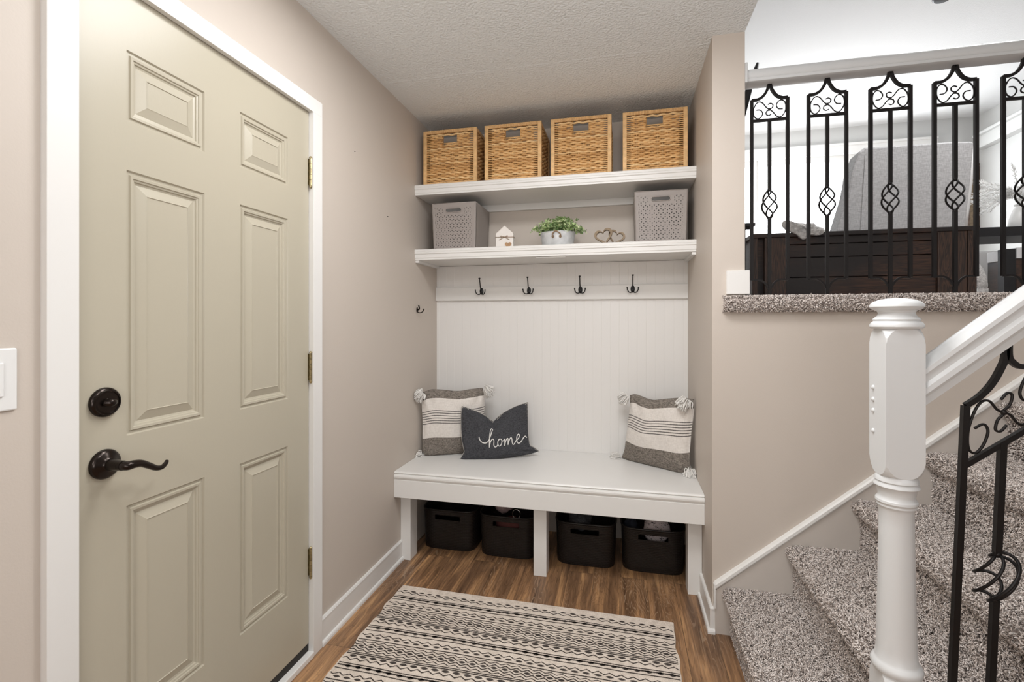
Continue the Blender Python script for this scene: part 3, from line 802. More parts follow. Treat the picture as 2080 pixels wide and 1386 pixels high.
for sx_, sc_, rz, dx, dz, dy in ((1, .78, .26, -.028, .046, 0), (1, .72, -.34, .036, .043, .030)):
    m = MB(); H_ = heart(40); c_, s_ = math.cos(rz), math.sin(rz)
    def tf(x, z): return (dx+(x*c_-z*s_)*1.0*sx_, dz+(x*s_+z*c_))
    out = [tf(x*sc_, z*sc_) for x, z in H_]; inn = [tf(x*sc_*.76, z*sc_*.74) for x, z in H_]
    n = 40; vs = []
    for y in (0+dy, .028+dy): vs += [(p[0], y, p[1]) for p in out]+[(p[0], y, p[1]) for p in inn]
    fs = []
    for i in range(n):
        j = (i+1) % n
        fs += [(i, j, n+j, n+i), (2*n+i, 3*n+i, 3*n+j, 2*n+j), (i, 2*n+i, 2*n+j, j), (n+i, n+j, 3*n+j, 3*n+i)]
    m.add(vs, fs); m.build('heart_outline', 'greywood', hh, False)
# planter
pl = thing('potted_plant', 'faux green leafy plant in a galvanised oval tin in the middle of the lower shelf', 'potted plant', (.802, 2.665, s))
m = MB(); m.lathe([(.084, 0), (.086, .002), (.098, .078), (.101, .080), (.101, .084), (.097, .084), (.094, .078), (.084, .060), (.01, .060)], (0, 0, 0), 'z', 40)
m.v = [(a, b*.66, c) for a, b, c in m.v]; pot = m.build('tin_pot', 'steel', pl, False, smooth='auto')
m = MB()
m.tube(cr([(-.018, -.066, .052), (-.020, -.071, .066), (-.006, -.072, .082), (.006, -.071, .080), (.024, -.072, .066), (.022, -.066, .050)], 5), .0032, 8)
for x in (-.018, .022): m.tube([(x+.006*math.cos(k*PI/6), -.064, .054+.006*math.sin(k*PI/6)) for k in range(12)], .002, 6, closed=True)
m.build('rope_handle', 'twine', pot, False, smooth=True)
m = MB(); st = MB()
for k in range(80):
    a = rng.uniform(0, 2*PI); r0 = math.sqrt(rng.random())
    bx, by = .085*r0*math.cos(a), .055*r0*math.sin(a)
    out = Vector((bx/.085*1.05+rng.normal(0, .25), by/.055*.8+rng.normal(0, .25)-.15, 0))
    L = rng.uniform(.045, .085)*(1.15 if r0 < .6 else .95)
    droop = .9*r0**2*(1 if abs(bx) > .05 else .4)
    P0 = Vector((bx, by, .070)); up = Vector((out.x*.55, out.y*.45, 1.15-.75*droop)).normalized()
    P1 = P0+up*L*.6; P2 = P1+(up+Vector((out.x*.5, out.y*.4, -droop*1.3))).normalized()*L*.5
    pts = cr([P0, P1, P2], 4); st.tube(pts, .0008, 4)
    nn = int(L/.0095)
    for j in range(nn):
        t = .25+.75*(j+1)/nn; q = pts[min(len(pts)-1, int(t*(len(pts)-1)))]; dq = (pts[-1]-pts[0]).normalized()
        for s_ in (-1, 1):
            az = j*2.2+s_*PI/2+rng.normal(0, .3); side = dq.orthogonal().normalized(); side = (Matrix.Rotation(az, 3, dq) @ side)
            ld = (side+dq*.55).normalized(); wd = ld.cross(dq).normalized(); l = rng.uniform(.014, .021)*(1.1-.3*t); ww = l*.50
            nrm = ld.cross(wd)*(.18*l)
            m.add([q, q+ld*l*.35+wd*ww*.9+nrm, q+ld*l*.75+wd*ww*.85+nrm, q+ld*l, q+ld*l*.75-wd*ww*.85+nrm, q+ld*l*.35-wd*ww*.9+nrm, q+ld*l*.5],
                  [(0, 1, 6), (1, 2, 6), (2, 3, 6), (3, 4, 6), (4, 5, 6), (5, 0, 6)])
m.build('foliage', 'leaf', pl, False, recalc=False); st.build('stems', 'leaf', pl, False)

# ------------------------------------------------------------------ dark baskets under the bench
def darkbasket(loc, label, w_=.318):
    root = thing('plastic_basket', label, 'basket', loc, 'dark brown plastic baskets under the bench')
    h_, d_ = .224, .30
    N = 72
    def ring(z, k, inset=0):
        P = []
        for i in range(N):
            a = 2*PI*i/N; ca, sa = math.cos(a), math.sin(a); e = 5.5
            r = (abs(ca)**e+abs(sa)**e)**(-1/e)
            P.append((ca*r*(w_/2*k-inset), d_/2+sa*r*(d_/2*k-inset), z))
        return P
    # body with handle openings cut in front and back
    zs = [0, .006, .03, .09, .15, .166, .192, .210, .2165]
    ks = [.93, .955, .962, .972, .982, .985, .99, .994, .997]
    m = MB()
    outer = [ring(z, k) for z, k in zip(zs, ks)]; inner = [ring(max(z, .004), k, .003) for z, k in zip(zs, ks)]
    vs = [p for r in outer for p in r]+[p for r in inner for p in r]; nr = len(zs); O = nr*N
    fs = []
    def hole(i, j):  # i column, j row
        return j == 5 and (abs(i+.5-N*.75) < 5.2 or abs(i+.5-N*.25) < 5.2)
    for j in range(nr-1):
        for i in range(N):
            i2 = (i+1) % N
            if hole(i, j):
                for (a, b, cond) in ((j*N+i, j*N+i2, 1), ((j+1)*N+i2, (j+1)*N+i, 1)): fs.append((a, b, O+b, O+a))
                if not hole(i-1, j): fs.append((j*N+i, O+j*N+i, O+(j+1)*N+i, (j+1)*N+i))
                if not hole(i+1, j): fs.append((j*N+i2, (j+1)*N+i2, O+(j+1)*N+i2, O+j*N+i2))
                continue
            fs.append((j*N+i, j*N+i2, (j+1)*N+i2, (j+1)*N+i)); fs.append((O+j*N+i, O+(j+1)*N+i, O+(j+1)*N+i2, O+j*N+i2))
    fs.append(tuple(range(N-1, -1, -1))); fs.append(tuple(O+i for i in range(N)))
    for i in range(N):
        i2 = (i+1) % N; fs.append(((nr-1)*N+i, (nr-1)*N+i2, O+(nr-1)*N+i2, O+(nr-1)*N+i))
    m.add(vs, fs); m.build('basket_body', 'brownbasket', root, False, smooth='auto')
    m = MB(); m.tube(ring(.219, 1.0, .001), .0042, 8, closed=True); m.build('rim', 'brownp', root, False, smooth=True)
    return root
yb_ = 2.505
dl = ['dark brown plastic basket beside the left bench leg, empty looking', 'dark brown plastic basket left of the middle leg, with a chrome ring and pink cloth',
      'dark brown plastic basket just right of the middle bench leg', 'dark brown plastic basket beside the right bench leg, holding a pale printed cloth']
k0 = darkbasket((.208, yb_, .0005), dl[0])
for x, l, y in zip((.546, .964, 1.305), dl[1:], (2.492, 2.497, 2.503)): dup(k0, (x, y, .0005), l)
def blob(c, r, seed, amp=.25, n=20, squash=(1, 1, 1)):
    rg = np.random.default_rng(seed); ph = rg.uniform(0, 6, 6)
    m = MB(); vs = []; rows = n//2
    for i in range(rows+1):
        t = PI*i/rows
        for k in range(n):
            a = 2*PI*k/n; q = max(math.sin(t), .02)
            d = 1+amp*(math.sin(3*a+ph[0]+2*t)*math.sin(2*t+ph[1])+.5*math.sin(5*a+ph[2])*math.sin(4*t+ph[3]))
            vs.append((c[0]+r[0]*d*q*math.cos(a), c[1]+r[1]*d*q*math.sin(a), c[2]+r[2]*d*math.cos(t)))
    m.add(vs, [(i*n+k, (i+1)*n+k, (i+1)*n+(k+1) % n, i*n+(k+1) % n) for i in range(rows) for k in range(n)]); return m
o = blob((.508, 2.60, .252), (.050, .05, .045), 3).build('folded_cloth', 'pinkcloth', smooth=True); tag(o, 'pale pink cloth bunched on top of the basket left of the middle bench leg', 'cloth')
o = blob((.555, 2.575, .14), (.08, .045, .050), 8, .15).build('folded_cloth', 'pinkcloth', smooth=True); tag(o, 'rust red cloth seen through the handle of the basket left of the middle leg', 'cloth'); o.data.materials[0] = mat('rust_cloth', (.12, .035, .03), .9)
m = MB(); m.tube([(.592+.022*math.cos(2*PI*k/28), 2.545, .222+.024*math.sin(2*PI*k/28)) for k in range(28)], .0018, 8, closed=True)
tag(m.build('metal_ring', 'chrome', smooth=True), 'thin chrome ring sticking out of the basket left of the middle leg', 'ring')
o = blob((1.322, 2.58, .195), (.066, .040, .078), 5, .12).build('folded_cloth', 'print', smooth=True); tag(o, 'pale grey printed cloth rising out of the rightmost dark basket', 'cloth')
o = blob((1.20, 2.64, .17), (.038, .06, .05), 9, .2).build('folded_cloth', 'pinkcloth', smooth=True); tag(o, 'dark navy cloth at the left inside the rightmost dark basket', 'cloth'); o.data.materials[0] = mat('navy_cloth', (.02, .025, .04), .9)
o = blob((.93, 2.62, .19), (.06, .06, .045), 11, .2).build('folded_cloth', 'char', smooth=True); tag(o, 'dark knitted item inside the basket right of the middle bench leg', 'cloth')

# ------------------------------------------------------------------ cushions
def resample(P, n_or_ts):
    P = cr([(p[0], p[1], 0) for p in P], 10); L = [0]
    for a, b in zip(P, P[1:]): L.append(L[-1]+(b-a).length)
    ts = n_or_ts; out = []
    for t in ts:
        d = t*L[-1]; k = 0
        while k < len(L)-2 and L[k+1] < d: k += 1
        f = (d-L[k])/max(1e-9, L[k+1]-L[k]); q = P[k].lerp(P[k+1], min(1, max(0, f))); out.append((q.x, q.y))
    return out
class Cushion:
    def __init__(s, top, bottom, left, right, A, Bp, lean, thick, scale, off, rows, ncol=44, wr=0.0, seed=0, expo=.5, dent=None):
        """outline traced in picture pixels and laid in an upright leaning plane through A-Bp on the seat"""
        A = Vector(A); Bp = Vector(Bp); u = (Bp-A).normalized(); back = Vector((-u.y, u.x, 0))
        s.upv = (Vector((0, 0, 1))*math.cos(lean)+back*math.sin(lean)); s.n = u.cross(s.upv)  # toward camera
        if s.n.y > 0: s.n = -s.n
        f = lambda p: on_plane(off[0]+p[0]/scale, off[1]+p[1]/scale, A, s.n)
        s.f = f; s.A = A; s.thick = thick; s.expo = expo; s.rg = np.random.default_rng(seed); s.ph = s.rg.uniform(0, 6, 8); s.wr = wr; s.dent = dent
        s.rows = rows; s.cols = [i/ncol for i in range(ncol+1)]
        s.T = resample(top, s.cols); s.Bo = resample(bottom, s.cols); s.Lf = resample(left, rows); s.R = resample(right, rows)
    def pos2(s, i, j):
        u, v = s.cols[i], s.rows[j]; T, Bo, L, R = s.T[i], s.Bo[i], s.Lf[j], s.R[j]
        c00, c10, c01, c11 = s.T[0], s.T[-1], s.Bo[0], s.Bo[-1]
        return tuple((1-v)*T[k]+v*Bo[k]+(1-u)*L[k]+u*R[k]-((1-u)*(1-v)*c00[k]+u*(1-v)*c10[k]+(1-u)*v*c01[k]+u*v*c11[k]) for k in (0, 1))
    def th(s, u, v):
        a = max(0, 4*u*(1-u)); b = max(0, 4*v*(1-v)); t = (a*b)**s.expo*s.thick
        e = min(1, a*b*4)
        t += e*s.wr*(math.sin(9*u+5*v+s.ph[0])*math.sin(7*v-3*u+s.ph[1])+.6*math.sin(19*u-9*v+s.ph[2])*math.sin(13*v+s.ph[3]))
        # puckers running out of the corners
        for (cu, cv) in ((0, 0), (1, 0), (0, 1), (1, 1)):
            d = math.hypot(u-cu, v-cv); an = math.atan2(v-cv, u-cu)
            if d < .35: t += s.wr*1.6*math.sin(an*9+s.ph[4])*math.sin(PI*min(1, d/.35))
        if s.dent:
            du, dv, rr, amt = s.dent; t -= amt*math.exp(-((u-du)**2+(v-dv)**2)/rr**2)
        return max(.0015, t)
    def build(s, name, mats, rowmat, parent):
        nr, nc = len(s.rows), len(s.cols); m = MB(); fr = []; bk = []
        for j in range(nr):
            for i in range(nc):
                p = s.f(s.pos2(i, j)); t = s.th(s.cols[i], s.rows[j])
                edge = i in (0, nc-1) or j in (0, nr-1)
                fr.append(p+s.n*(0 if edge else t)); bk.append(p-s.n*(0 if edge else t*.8))
        fr = [Vector((min(max(q.x, .003), WX-.003), min(q.y, BY-.013), max(q.z, .494))) for q in fr]
        bk = [Vector((min(max(q.x, .003), WX-.003), min(q.y, BY-.013), max(q.z, .494))) for q in bk]
        n = nr*nc; m.v = [tuple(q) for q in fr+bk]
        for j in range(nr-1):
            for i in range(nc-1):
                a, b, c_, d = j*nc+i, j*nc+i+1, (j+1)*nc+i+1, (j+1)*nc+i; mi = rowmat(j)
                m.f += [(a, b, c_, d), (n+a, n+d, n+c_, n+b)]; m.m += [mi, mi]
        o = m.build(name, mats, parent, smooth=True)
        w_ = o.modifiers.new('w', 'WELD'); w_.merge_threshold = .0002
        return o
    def surf(s, px):  # nearest grid point -> surface point
        best = None
        for j in range(0, len(s.rows)):
            for i in range(0, len(s.cols)):
                q = s.pos2(i, j); d = (q[0]-px[0])**2+(q[1]-px[1])**2
                if best is None or d < best[0]: best = (d, i, j)
        _, i, j = best; return s.f(px)+s.n*(s.th(s.cols[i], s.rows[j])+.001)
def tassel(c, drop, name_parent, spread=.020, L=.058, seed=1):
    rg = np.random.default_rng(seed); m = MB(); c = Vector(c); m.sph(c, .006, 8); drop = Vector(drop).normalized()
    for k in range(170):
        d = Vector(rg.normal(0, 1, 3)); d = (d.normalized()*.85+drop*.8).normalized(); l = L*rg.uniform(.6, 1)
        p1 = c+d*l*.55; p2 = p1+(d*.4+drop*.7+Vector((0, 0, -.35))).normalized()*l*.55
        q = [c, p1, p2]
        q = [Vector((min(max(a.x, .004), WX-.004), min(a.y, BY-.012), max(a.z, .495))) for a in q]
        m.tube(cr(q, 3), .0021, 5)
    m.build('tassel', 'tassel', name_parent, smooth=True)
SEAT = .492
# striped cushion, left
rows = sorted(set([0, .02, .06, .09, .12, .16, .2, .25, .295, .307, .33, .342, .367, .379, .403, .415, .439, .451, .475, .487, .52, .57, .62, .66, .70, .74, .78, .82, .86, .9, .94, .97, .985, 1.0]))
def stripes(j):
    v = (rows[j]+rows[min(j+1, len(rows)-1)])/2
    if v < .12 or v > .70: return 0
    for a in (.295, .33, .367, .403, .439, .475):
        if a <= v <= a+.012: return 2
    return 1
P1 = thing('striped_cushion', 'cream and grey striped tasselled cushion at the left, behind the dark one', 'cushion', (.2, 2.66, SEAT), 'striped tasselled cushions on the bench')
cu = Cushion(top=[(185, 215), (330, 160), (500, 160), (740, 182), (920, 155), (1115, 133)], bottom=[(250, 1192), (390, 1165), (600, 1150), (800, 1128), (1110, 1075)],
             left=[(185, 215), (200, 420), (212, 700), (212, 1000), (250, 1192)], right=[(1115, 133), (1145, 300), (1140, 600), (1125, 900), (1110, 1075)],
             A=(.03, 2.585, SEAT), Bp=(.36, 2.755, SEAT), lean=.0, thick=.055, scale=7.43, off=(830, 770), rows=rows, wr=.0035, seed=4)
cu.build('cover', ['greyfab', 'cream', 'stripe'], stripes, P1)
t1 = cu.f((200, 220)); t2 = cu.f((1120, 150)); t3 = cu.f((245, 1190))
tassel(t1+cu.n*.02+Vector((0, 0, .005)), (-.3, -.6, -.3), P1, seed=2); tassel(t2+cu.n*.01+Vector((.014, 0, 0)), (1, -.2, -.3), P1, seed=3); tassel(t3+Vector((-.018, -.01, .012)), (-1, -.6, -.1), P1, L=.056, seed=4)
# striped cushion, right
P3 = thing('striped_cushion', 'cream and grey striped tasselled cushion alone at the right end of the bench', 'cushion', (1.33, 2.68, SEAT), 'striped tasselled cushions on the bench')
cu3 = Cushion(top=[(392, 152), (470, 140), (560, 170), (650, 205), (730, 215), (860, 203), (1050, 188), (1255, 205)], bottom=[(272, 1008), (420, 1050), (620, 1095), (800, 1132), (1060, 1212), (1225, 1225)],
              left=[(392, 152), (388, 300), (365, 560), (330, 800), (318, 890), (272, 1008)], right=[(1255, 205), (1250, 380), (1222, 600), (1200, 860), (1195, 1020), (1225, 1225)],
              A=(1.15, 2.80, SEAT), Bp=(1.455, 2.60, SEAT), lean=.0, thick=.058, scale=6.6, off=(1220, 780), rows=rows, wr=.0035, seed=9)
cu3.build('cover', ['greyfab', 'cream', 'stripe'], stripes, P3)
a = cu3.f((392, 160)); tassel(a+Vector((-.016, -.005, -.002)), (-1, -.1, -.5), P3, seed=5)
a = cu3.f((1200, 215)); tassel(a+cu3.n*.022+Vector((-.008, 0, .002)), (-.5, -.4, -.5), P3, seed=6, L=.062)
a = cu3.f((272, 1008)); tassel(a+Vector((-.006, -.004, .008)), (-1, -.1, 0), P3, seed=7, L=.056)
a = cu3.f((1200, 1200)); tassel(a+cu3.n*.014+Vector((.004, 0, .016)), (.1, -.8, -.6), P3, seed=8, L=.062)
# dark lumbar cushion with lettering
P2 = thing('lumbar_cushion', 'charcoal cushion with white script lettering and blanket-stitched edge', 'cushion', (.45, 2.62, SEAT))
rows2 = [i/34 for i in range(35)]
c2 = Cushion(top=[(800, 412), (900, 440), (1050, 500), (1170, 565), (1275, 640), (1330, 590), (1430, 510), (1600, 420), (1795, 352)], bottom=[(752, 1250), (900, 1262), (1100, 1252), (1400, 1212), (1700, 1160), (1850, 1130), (1972, 1092)],
             left=[(800, 412), (790, 600), (795, 800), (808, 950), (840, 1095), (800, 1170), (752, 1250)], right=[(1795, 352), (1800, 500), (1800, 700), (1808, 850), (1832, 1000), (1900, 1035), (1972, 1092)],
             A=(.262, 2.572, SEAT), Bp=(.64, 2.70, SEAT), lean=.20, thick=.050, scale=7.43, off=(830, 770), rows=rows2, ncol=56, wr=.003, seed=12, dent=(.5, .06, .16, .022))
cv2 = c2.build('cover', ['char'], lambda j: 0, P2)
m = MB()
strokes = [[(1060, 872), (1066, 905), (1090, 942), (1128, 963), (1170, 958), (1203, 925), (1225, 870), (1250, 800), (1262, 765), (1248, 752), (1230, 775), (1218, 850), (1213, 940), (1212, 1030)],
           [(1212, 1030), (1222, 965), (1245, 915), (1268, 905), (1280, 930), (1277, 985), (1290, 1020), (1318, 1015), (1345, 975)],
           [(1385, 905), (1358, 905), (1336, 945), (1342, 995), (1368, 1008), (1392, 975), (1398, 925), (1382, 903)], [(1396, 925), (1415, 932), (1437, 905)],
           [(1437, 900), (1441, 950), (1440, 1003)], [(1440, 1003), (1455, 935), (1478, 895), (1491, 905), (1490, 992)], [(1490, 992), (1505, 930), (1530, 885), (1548, 895), (1552, 950), (1565, 985), (1585, 975), (1610, 930)],
           [(1610, 930), (1650, 890), (1662, 850), (1648, 830), (1626, 855), (1620, 910), (1632, 955), (1655, 968), (1690, 940), (1725, 885), (1750, 862), (1764, 868), (1773, 888)]]
for S_ in strokes:
    P = [c2.surf((p.x, p.y)) for p in cr([(x, y, 0) for x, y in S_], 5)]
    # smooth the strand along the surface
    for _ in range(2): P = [P[0]]+[(P[i-1]+P[i]*2+P[i+1])/4 for i in range(1, len(P)-1)]+[P[-1]]
    m.tube(P, .0027, 6)
m.build('lettering', 'tassel', cv2, smooth=True)
m = MB()
def stitch(poly, n, inward):
    R = resample(poly, [i/n for i in range(n+1)]); pts = [c2.f(p)+c2.n*.001 for p in R]
    m.tube(pts, .0009, 5)
    for p in R:
        q = (p[0]+inward[0], p[1]+inward[1]); m.tube([c2.f(p)+c2.n*.001, c2.f(q)+c2.n*.006], .0010, 5)
stitch([(800, 412), (790, 600), (795, 800), (808, 950), (840, 1095)], 34, (26, 4)); stitch([(840, 1095), (800, 1170), (752, 1250)], 9, (26, 14))
stitch([(800, 412), (900, 440), (1050, 500), (1170, 565), (1275, 640)], 24, (-4, 24)); stitch([(1330, 590), (1430, 510), (1600, 420), (1795, 352)], 24, (10, 24))
stitch([(1832, 1000), (1900, 1035), (1972, 1092)], 9, (-8, 22)); stitch([(1795, 352), (1800, 500), (1800, 700), (1808, 850), (1832, 1000)], 30, (-14, 2))
m.build('stitching', mat('cream_thread', (.6, .57, .52), .9), cv2, smooth=True)

# ------------------------------------------------------------------ newel post and stair rail
A2 = .0381
nwx, nwy = 1.773, 1.278
nw = thing('newel_post', 'white turned newel post with ball-like cap at the foot of the stairs', 'newel post', (nwx, nwy, RI))
m = MB(); m.lathe([(.030, 1.252), (.046, 1.252), (.0505, 1.257), (.0505, 1.262), (.047, 1.267), (.043, 1.270), (.045, 1.274), (.041, 1.278), (.036, 1.283), (.034, 1.289), (.037, 1.294), (.046, 1.298), (.0512, 1.303), (.0505, 1.308), (.045, 1.314), (.034, 1.319), (.018, 1.3225), (.004, 1.3235)], (nwx, nwy, 0), 'z', 40); m.build('cap', 'newel', nw, smooth='auto')
def sq(r, h, a):
    s_ = A2/max(abs(math.cos(a)), abs(math.sin(a))); return min(s_, r)
seg = 64
pr = [(.01, .915), (.036, .915), (.040, .917), (.044, .922), (.048, .930), (.0515, .940), (.054, .952), (.0560, .975), (.0560, 1.195), (.054, 1.218), (.0515, 1.232), (.047, 1.243), (.043, 1.250), (.039, 1.254), (.01, 1.254)]
def fine(pr):
    out = []
    for (a, b), (c, d) in zip(pr, pr[1:]):
        k = 6 if abs(d-b) < .06 else 1
        out += [(a+(c-a)*i/k, b+(d-b)*i/k) for i in range(k)]
    return out+[pr[-1]]
m = MB(); m.lathe(fine(pr[1:-1]), (nwx, nwy, 0), 'z', 192, radf=sq); m.build('post_block', 'newel', nw)
pr = [(.010, .918), (.036, .918), (.039, .914), (.041, .908), (.042, .904), (.039, .901), (.042, .897), (.0435, .892), (.040, .888), (.0375, .885), (.0365, .878), (.0345, .870), (.036, .864), (.0395, .860), (.0400, .855), (.037, .850), (.0375, .846), (.0345, .842), (.033, .838),
      (.033, .80), (.0345, .70), (.0365, .60), (.0385, .52), (.0400, .495), (.043, .490), (.047, .486), (.0495, .479), (.048, .471), (.045, .467), (.01, .467)]
m = MB(); m.lathe(pr, (nwx, nwy, 0), 'z', 48); m.build('turned_column', 'newel', nw, smooth='auto')
pr = [(.01, RI), (.0560, RI), (.0560, .425), (.052, .445), (.047, .458), (.041, .467), (.01, .467)]
m = MB(); m.lathe(pr[:2]+fine(pr[2:-1]), (nwx, nwy, 0), 'z', 192, radf=sq); m.build('base_block', 'newel', nw)
for z in (1.114, 1.086, 1.060, 1.012):
    m = MB(); m.sph((nwx-A2-.0005, nwy+.018, z), (.0045, .0050, .0055), 12); m.build('screw_plug', 'newel', nw, smooth=True)
# handrail rising from the newel
SR = .85
hr = MB()
w2 = .031
pf = [(-.018, -.088), (-.018, -.072), (-w2+.004, -.068), (-w2, -.060), (-w2+.001, -.048), (-w2+.007, -.040), (-w2+.007, -.030), (-w2+.002, -.020), (-w2+.003, -.010), (-.016, -.001), (0, .002)]
pf = pf+[(-a, b) for a, b in reversed(pf[:-1])]
xs0, xs1 = nwx+A2, 3.25; n = len(pf)
zr = lambda x: 1.176+SR*(x-1.818)
vs = [(x, nwy+p[0], zr(x)+p[1]*1.12) for x in (xs0, xs1) for p in pf]
hr.add(vs, [(i, (i+1) % n, n+(i+1) % n, n+i) for i in range(n)]+[tuple(range(n)), tuple(range(2*n-1, n-1, -1))])
tag(hr.build('handrail', 'newel', smooth='auto'), 'white sloping stair handrail joined to the newel post', 'handrail')

# ------------------------------------------------------------------ wrought iron panels
def iron_panel(root, hw, zs0, zs1, zc, zt_, bz0, bz1, R, mir=1, slope=0, bw=.012, lean=0, foot=0):
    def T(p): 
        x = p[0]; return (x+lean*(p[2]-zs1), p[1], p[2]+slope*p[0])
    m = MB()
    m.bar(T((-hw, 0, zs0-.001)), T((-hw, 0, zs1)), bw); m.bar(T((hw, 0, zs0-.001)), T((hw, 0, zs1)), bw)
    m.bar(T((-hw, 0, zc)), T((hw, 0, zc)), bw*.85)
    for s_ in (-1, 1):
        P = cr([T((s_*hw, 0, zs1)), T((s_*hw*.66, 0, zs1+.001)), T((s_*hw*.36, 0, zs1+.013)), T((s_*hw*.14, 0, zs1+.036)), T((s_*.003, 0, zs1+.058)), T((s_*.002, 0, zt_))], 6)
        m.tube(P, bw*.62, 4, up=(0, 1, 0))
        P = cr([T((s_*hw, 0, zs0)), T((s_*hw*.55, 0, zs0)), T((s_*hw*.25, 0, zs0-.014)), T((s_*.004, 0, zs0-.036))], 6)
        m.tube(P, bw*.42, 4, up=(0, 1, 0))
    m.build('frame', 'iron', root, False)
    m = MB(); zm = (zc+zs1)/2; k = hw/.068; kz = (zs1-zc)/.088
    S1 = [(-.050, .002), (-.034, .000), (-.026, -.015), (-.034, -.031), (-.047, -.035), (-.059, -.022), (-.061, .004), (-.052, .026), (-.040, .035), (-.026, .029), (-.012, .010), (0, 0)]
    S2 = [(0, .003), (.010, .006), (.013, .018), (.004, .025), (-.006, .021)]
    for s_ in (1, -1):
        for S_, r in ((S1, .0026), (S2, .0026)):
            P = cr([T((s_*p[0]*k*mir, 0, zm+s_*p[1]*kz)) for p in S_], 6)
            m.tube(P, r*k, 6, flat=1.0)
    m.sph(T((0, 0, zm)), .006*k, 8); m.build('scroll', 'iron', root, False, smooth=True)
    m = MB(); m.bar(T((0, 0, zc)), T((0, 0, bz1)), bw); m.bar(T((0, 0, bz0)), T((0, 0, foot)), bw)
    m.build('centre_rod', 'iron', root, False)
    m = MB()
    for q in range(4):
        P = []
        for i in range(19):
            t = i/18; a = q*PI/2+t*PI*1.15; rr = R*math.sin(PI*t)**.8+.003; P.append(T((rr*math.cos(a), rr*math.sin(a), bz0+(bz1-bz0)*t)))
        m.tube(P, bw*.25+.0004, 6)
    m.sph(T((0, 0, bz0)), .0085, 8); m.sph(T((0, 0, bz1)), .0085, 8)
    m.build('twisted_basket', 'iron', root, False, smooth=True)
labs = ['black iron baluster panel on the upper ledge, nearest the wall end', 'black iron baluster panel on the upper ledge, second from the wall end',
        'black iron baluster panel on the upper ledge, third along, before the chair back', 'black iron baluster panel on the upper ledge, fourth along, at the chest end',
        'black iron baluster panel on the upper ledge, cut by the right edge of the photo']
GR = 'black iron baluster panels under the upper rail'
for i, (x, l) in enumerate(zip((1.741, 1.951, 2.169, 2.382, 2.600), labs)):
    r = thing('baluster_panel', l, 'baluster', (x, 2.148, UP), GR)
    iron_panel(r, .067, .068, .808, .722, .872, .318, .436, .026, mir=(1 if i in (0, 1, 4) else -1), foot=.0)
r = thing('baluster_panel', 'large black iron baluster panel in front of the carpeted stairs, right of the newel post', 'baluster', (1.981, 1.278, 2*RI))
iron_panel(r, .074, .030, .745, .608, .860, .262, .362, .037, mir=1, slope=.76, bw=.0125, lean=.040, foot=-.02)
# upper rail
m = MB(); a, b = 2.112, 2.186
zt_, zb_ = UP+.925, UP+.868
pf = [(a+.010, zb_), (a, zb_+.004), (a, zb_+.014), (a+.002, zb_+.016), (a, zb_+.018), (a-.003, zb_+.034), (a+.002, zt_-.008), (a+.012, zt_), (b-.012, zt_), (b, zt_-.01), (b, zb_+.004), (b-.010, zb_)]
m.extr(pf, XE+.012, 4.6, 'x'); tag(m.build('upper_handrail', 'newel', smooth='auto'), 'white handrail running above the iron balusters on the upper floor', 'handrail')
m = MB(); m.box(XE+.0005, XE+.012, 2.10, 2.198, zb_-.004, zt_+.02); tag(m.build('rail_rosette', 'newel', bevel=.003), 'white rail end block where the upper handrail meets the wall', 'rail block')

# ------------------------------------------------------------------ upper room
CZ = UP+.002
ch = thing('wooden_chest', 'dark stained plank chest standing behind the upper iron balusters', 'chest', (2.32, 2.9, CZ))
zt_ = 1.730
for z0, z1 in ((CZ+.01, 1.497), (1.500, 1.600), (1.603, 1.668), (1.671, 1.709)):
    m = MB(); m.box(1.985, 2.655, 2.765, 2.785, z0, z1); m.build('front_plank', 'darkwood', ch, bevel=.003)
for x0, x1 in ((1.822, 1.850), (1.882, 1.905), (1.912, 1.985), (2.655, 2.725), (2.728, 2.775), (2.778, 2.815)):
    m = MB(); m.box(x0, x1, 2.752, 2.79, CZ, zt_-.02); m.build('upright_board', 'darkwoodv', ch, bevel=.003)
m = MB(); m.box(1.830, 2.812, 2.79, 3.15, CZ+.02, zt_-.02); m.build('carcass', 'darkwood', ch)
m = MB(); m.box(1.812, 2.822, 2.742, 3.17, zt_-.022, zt_); m.build('lid', 'darkwood', ch, bevel=.004)
# throw on the chest
pts = [(690, 85), (750, 58), (830, 75), (920, 95), (1050, 108), (1180, 105), (1225, 150), (1320, 175), (1352, 215), (1320, 265), (1250, 292), (1100, 288), (1045, 352), (985, 345), (920, 285), (840, 245), (760, 215), (700, 150)]
c_ = (1030, 190); m = MB(); RI_ = [0, .25, .5, .7, .85, .95, 1.0]; vs = []; sm = [(p.x, p.y) for p in cr([(a, b, 0) for a, b in pts], 4, True)]; N = len(sm)
for side in (1, -1):
    for rr in RI_:
        for k, (px, py) in enumerate(sm):
            q = at(1500+(c_[0]+(px-c_[0])*rr)/7.7, 440+(c_[1]+(py-c_[1])*rr)/7.7, 2.728)
            t = .045*math.sqrt(max(0, 1-rr*rr))*(1+.25*math.sin(k*.5+rr*5)+.12*math.sin(k*1.9+rr*17)); vs.append((q.x, q.y-side*t*(.25 if side > 0 else 1.6)+(0.0), q.z))
nR = len(RI_)
for s_ in (0, 1):
    o_ = s_*nR*N
    for i in range(nR-1):
        for k in range(N): m.f.append((o_+i*N+k, o_+i*N+(k+1) % N, o_+(i+1)*N+(k+1) % N, o_+(i+1)*N+k)); m.m.append(0)
m.v = vs; o = m.build('knitted_throw', 'fur', smooth=True); tag(o, 'crumpled grey fluffy throw draped over the top edge of the wooden chest', 'throw')
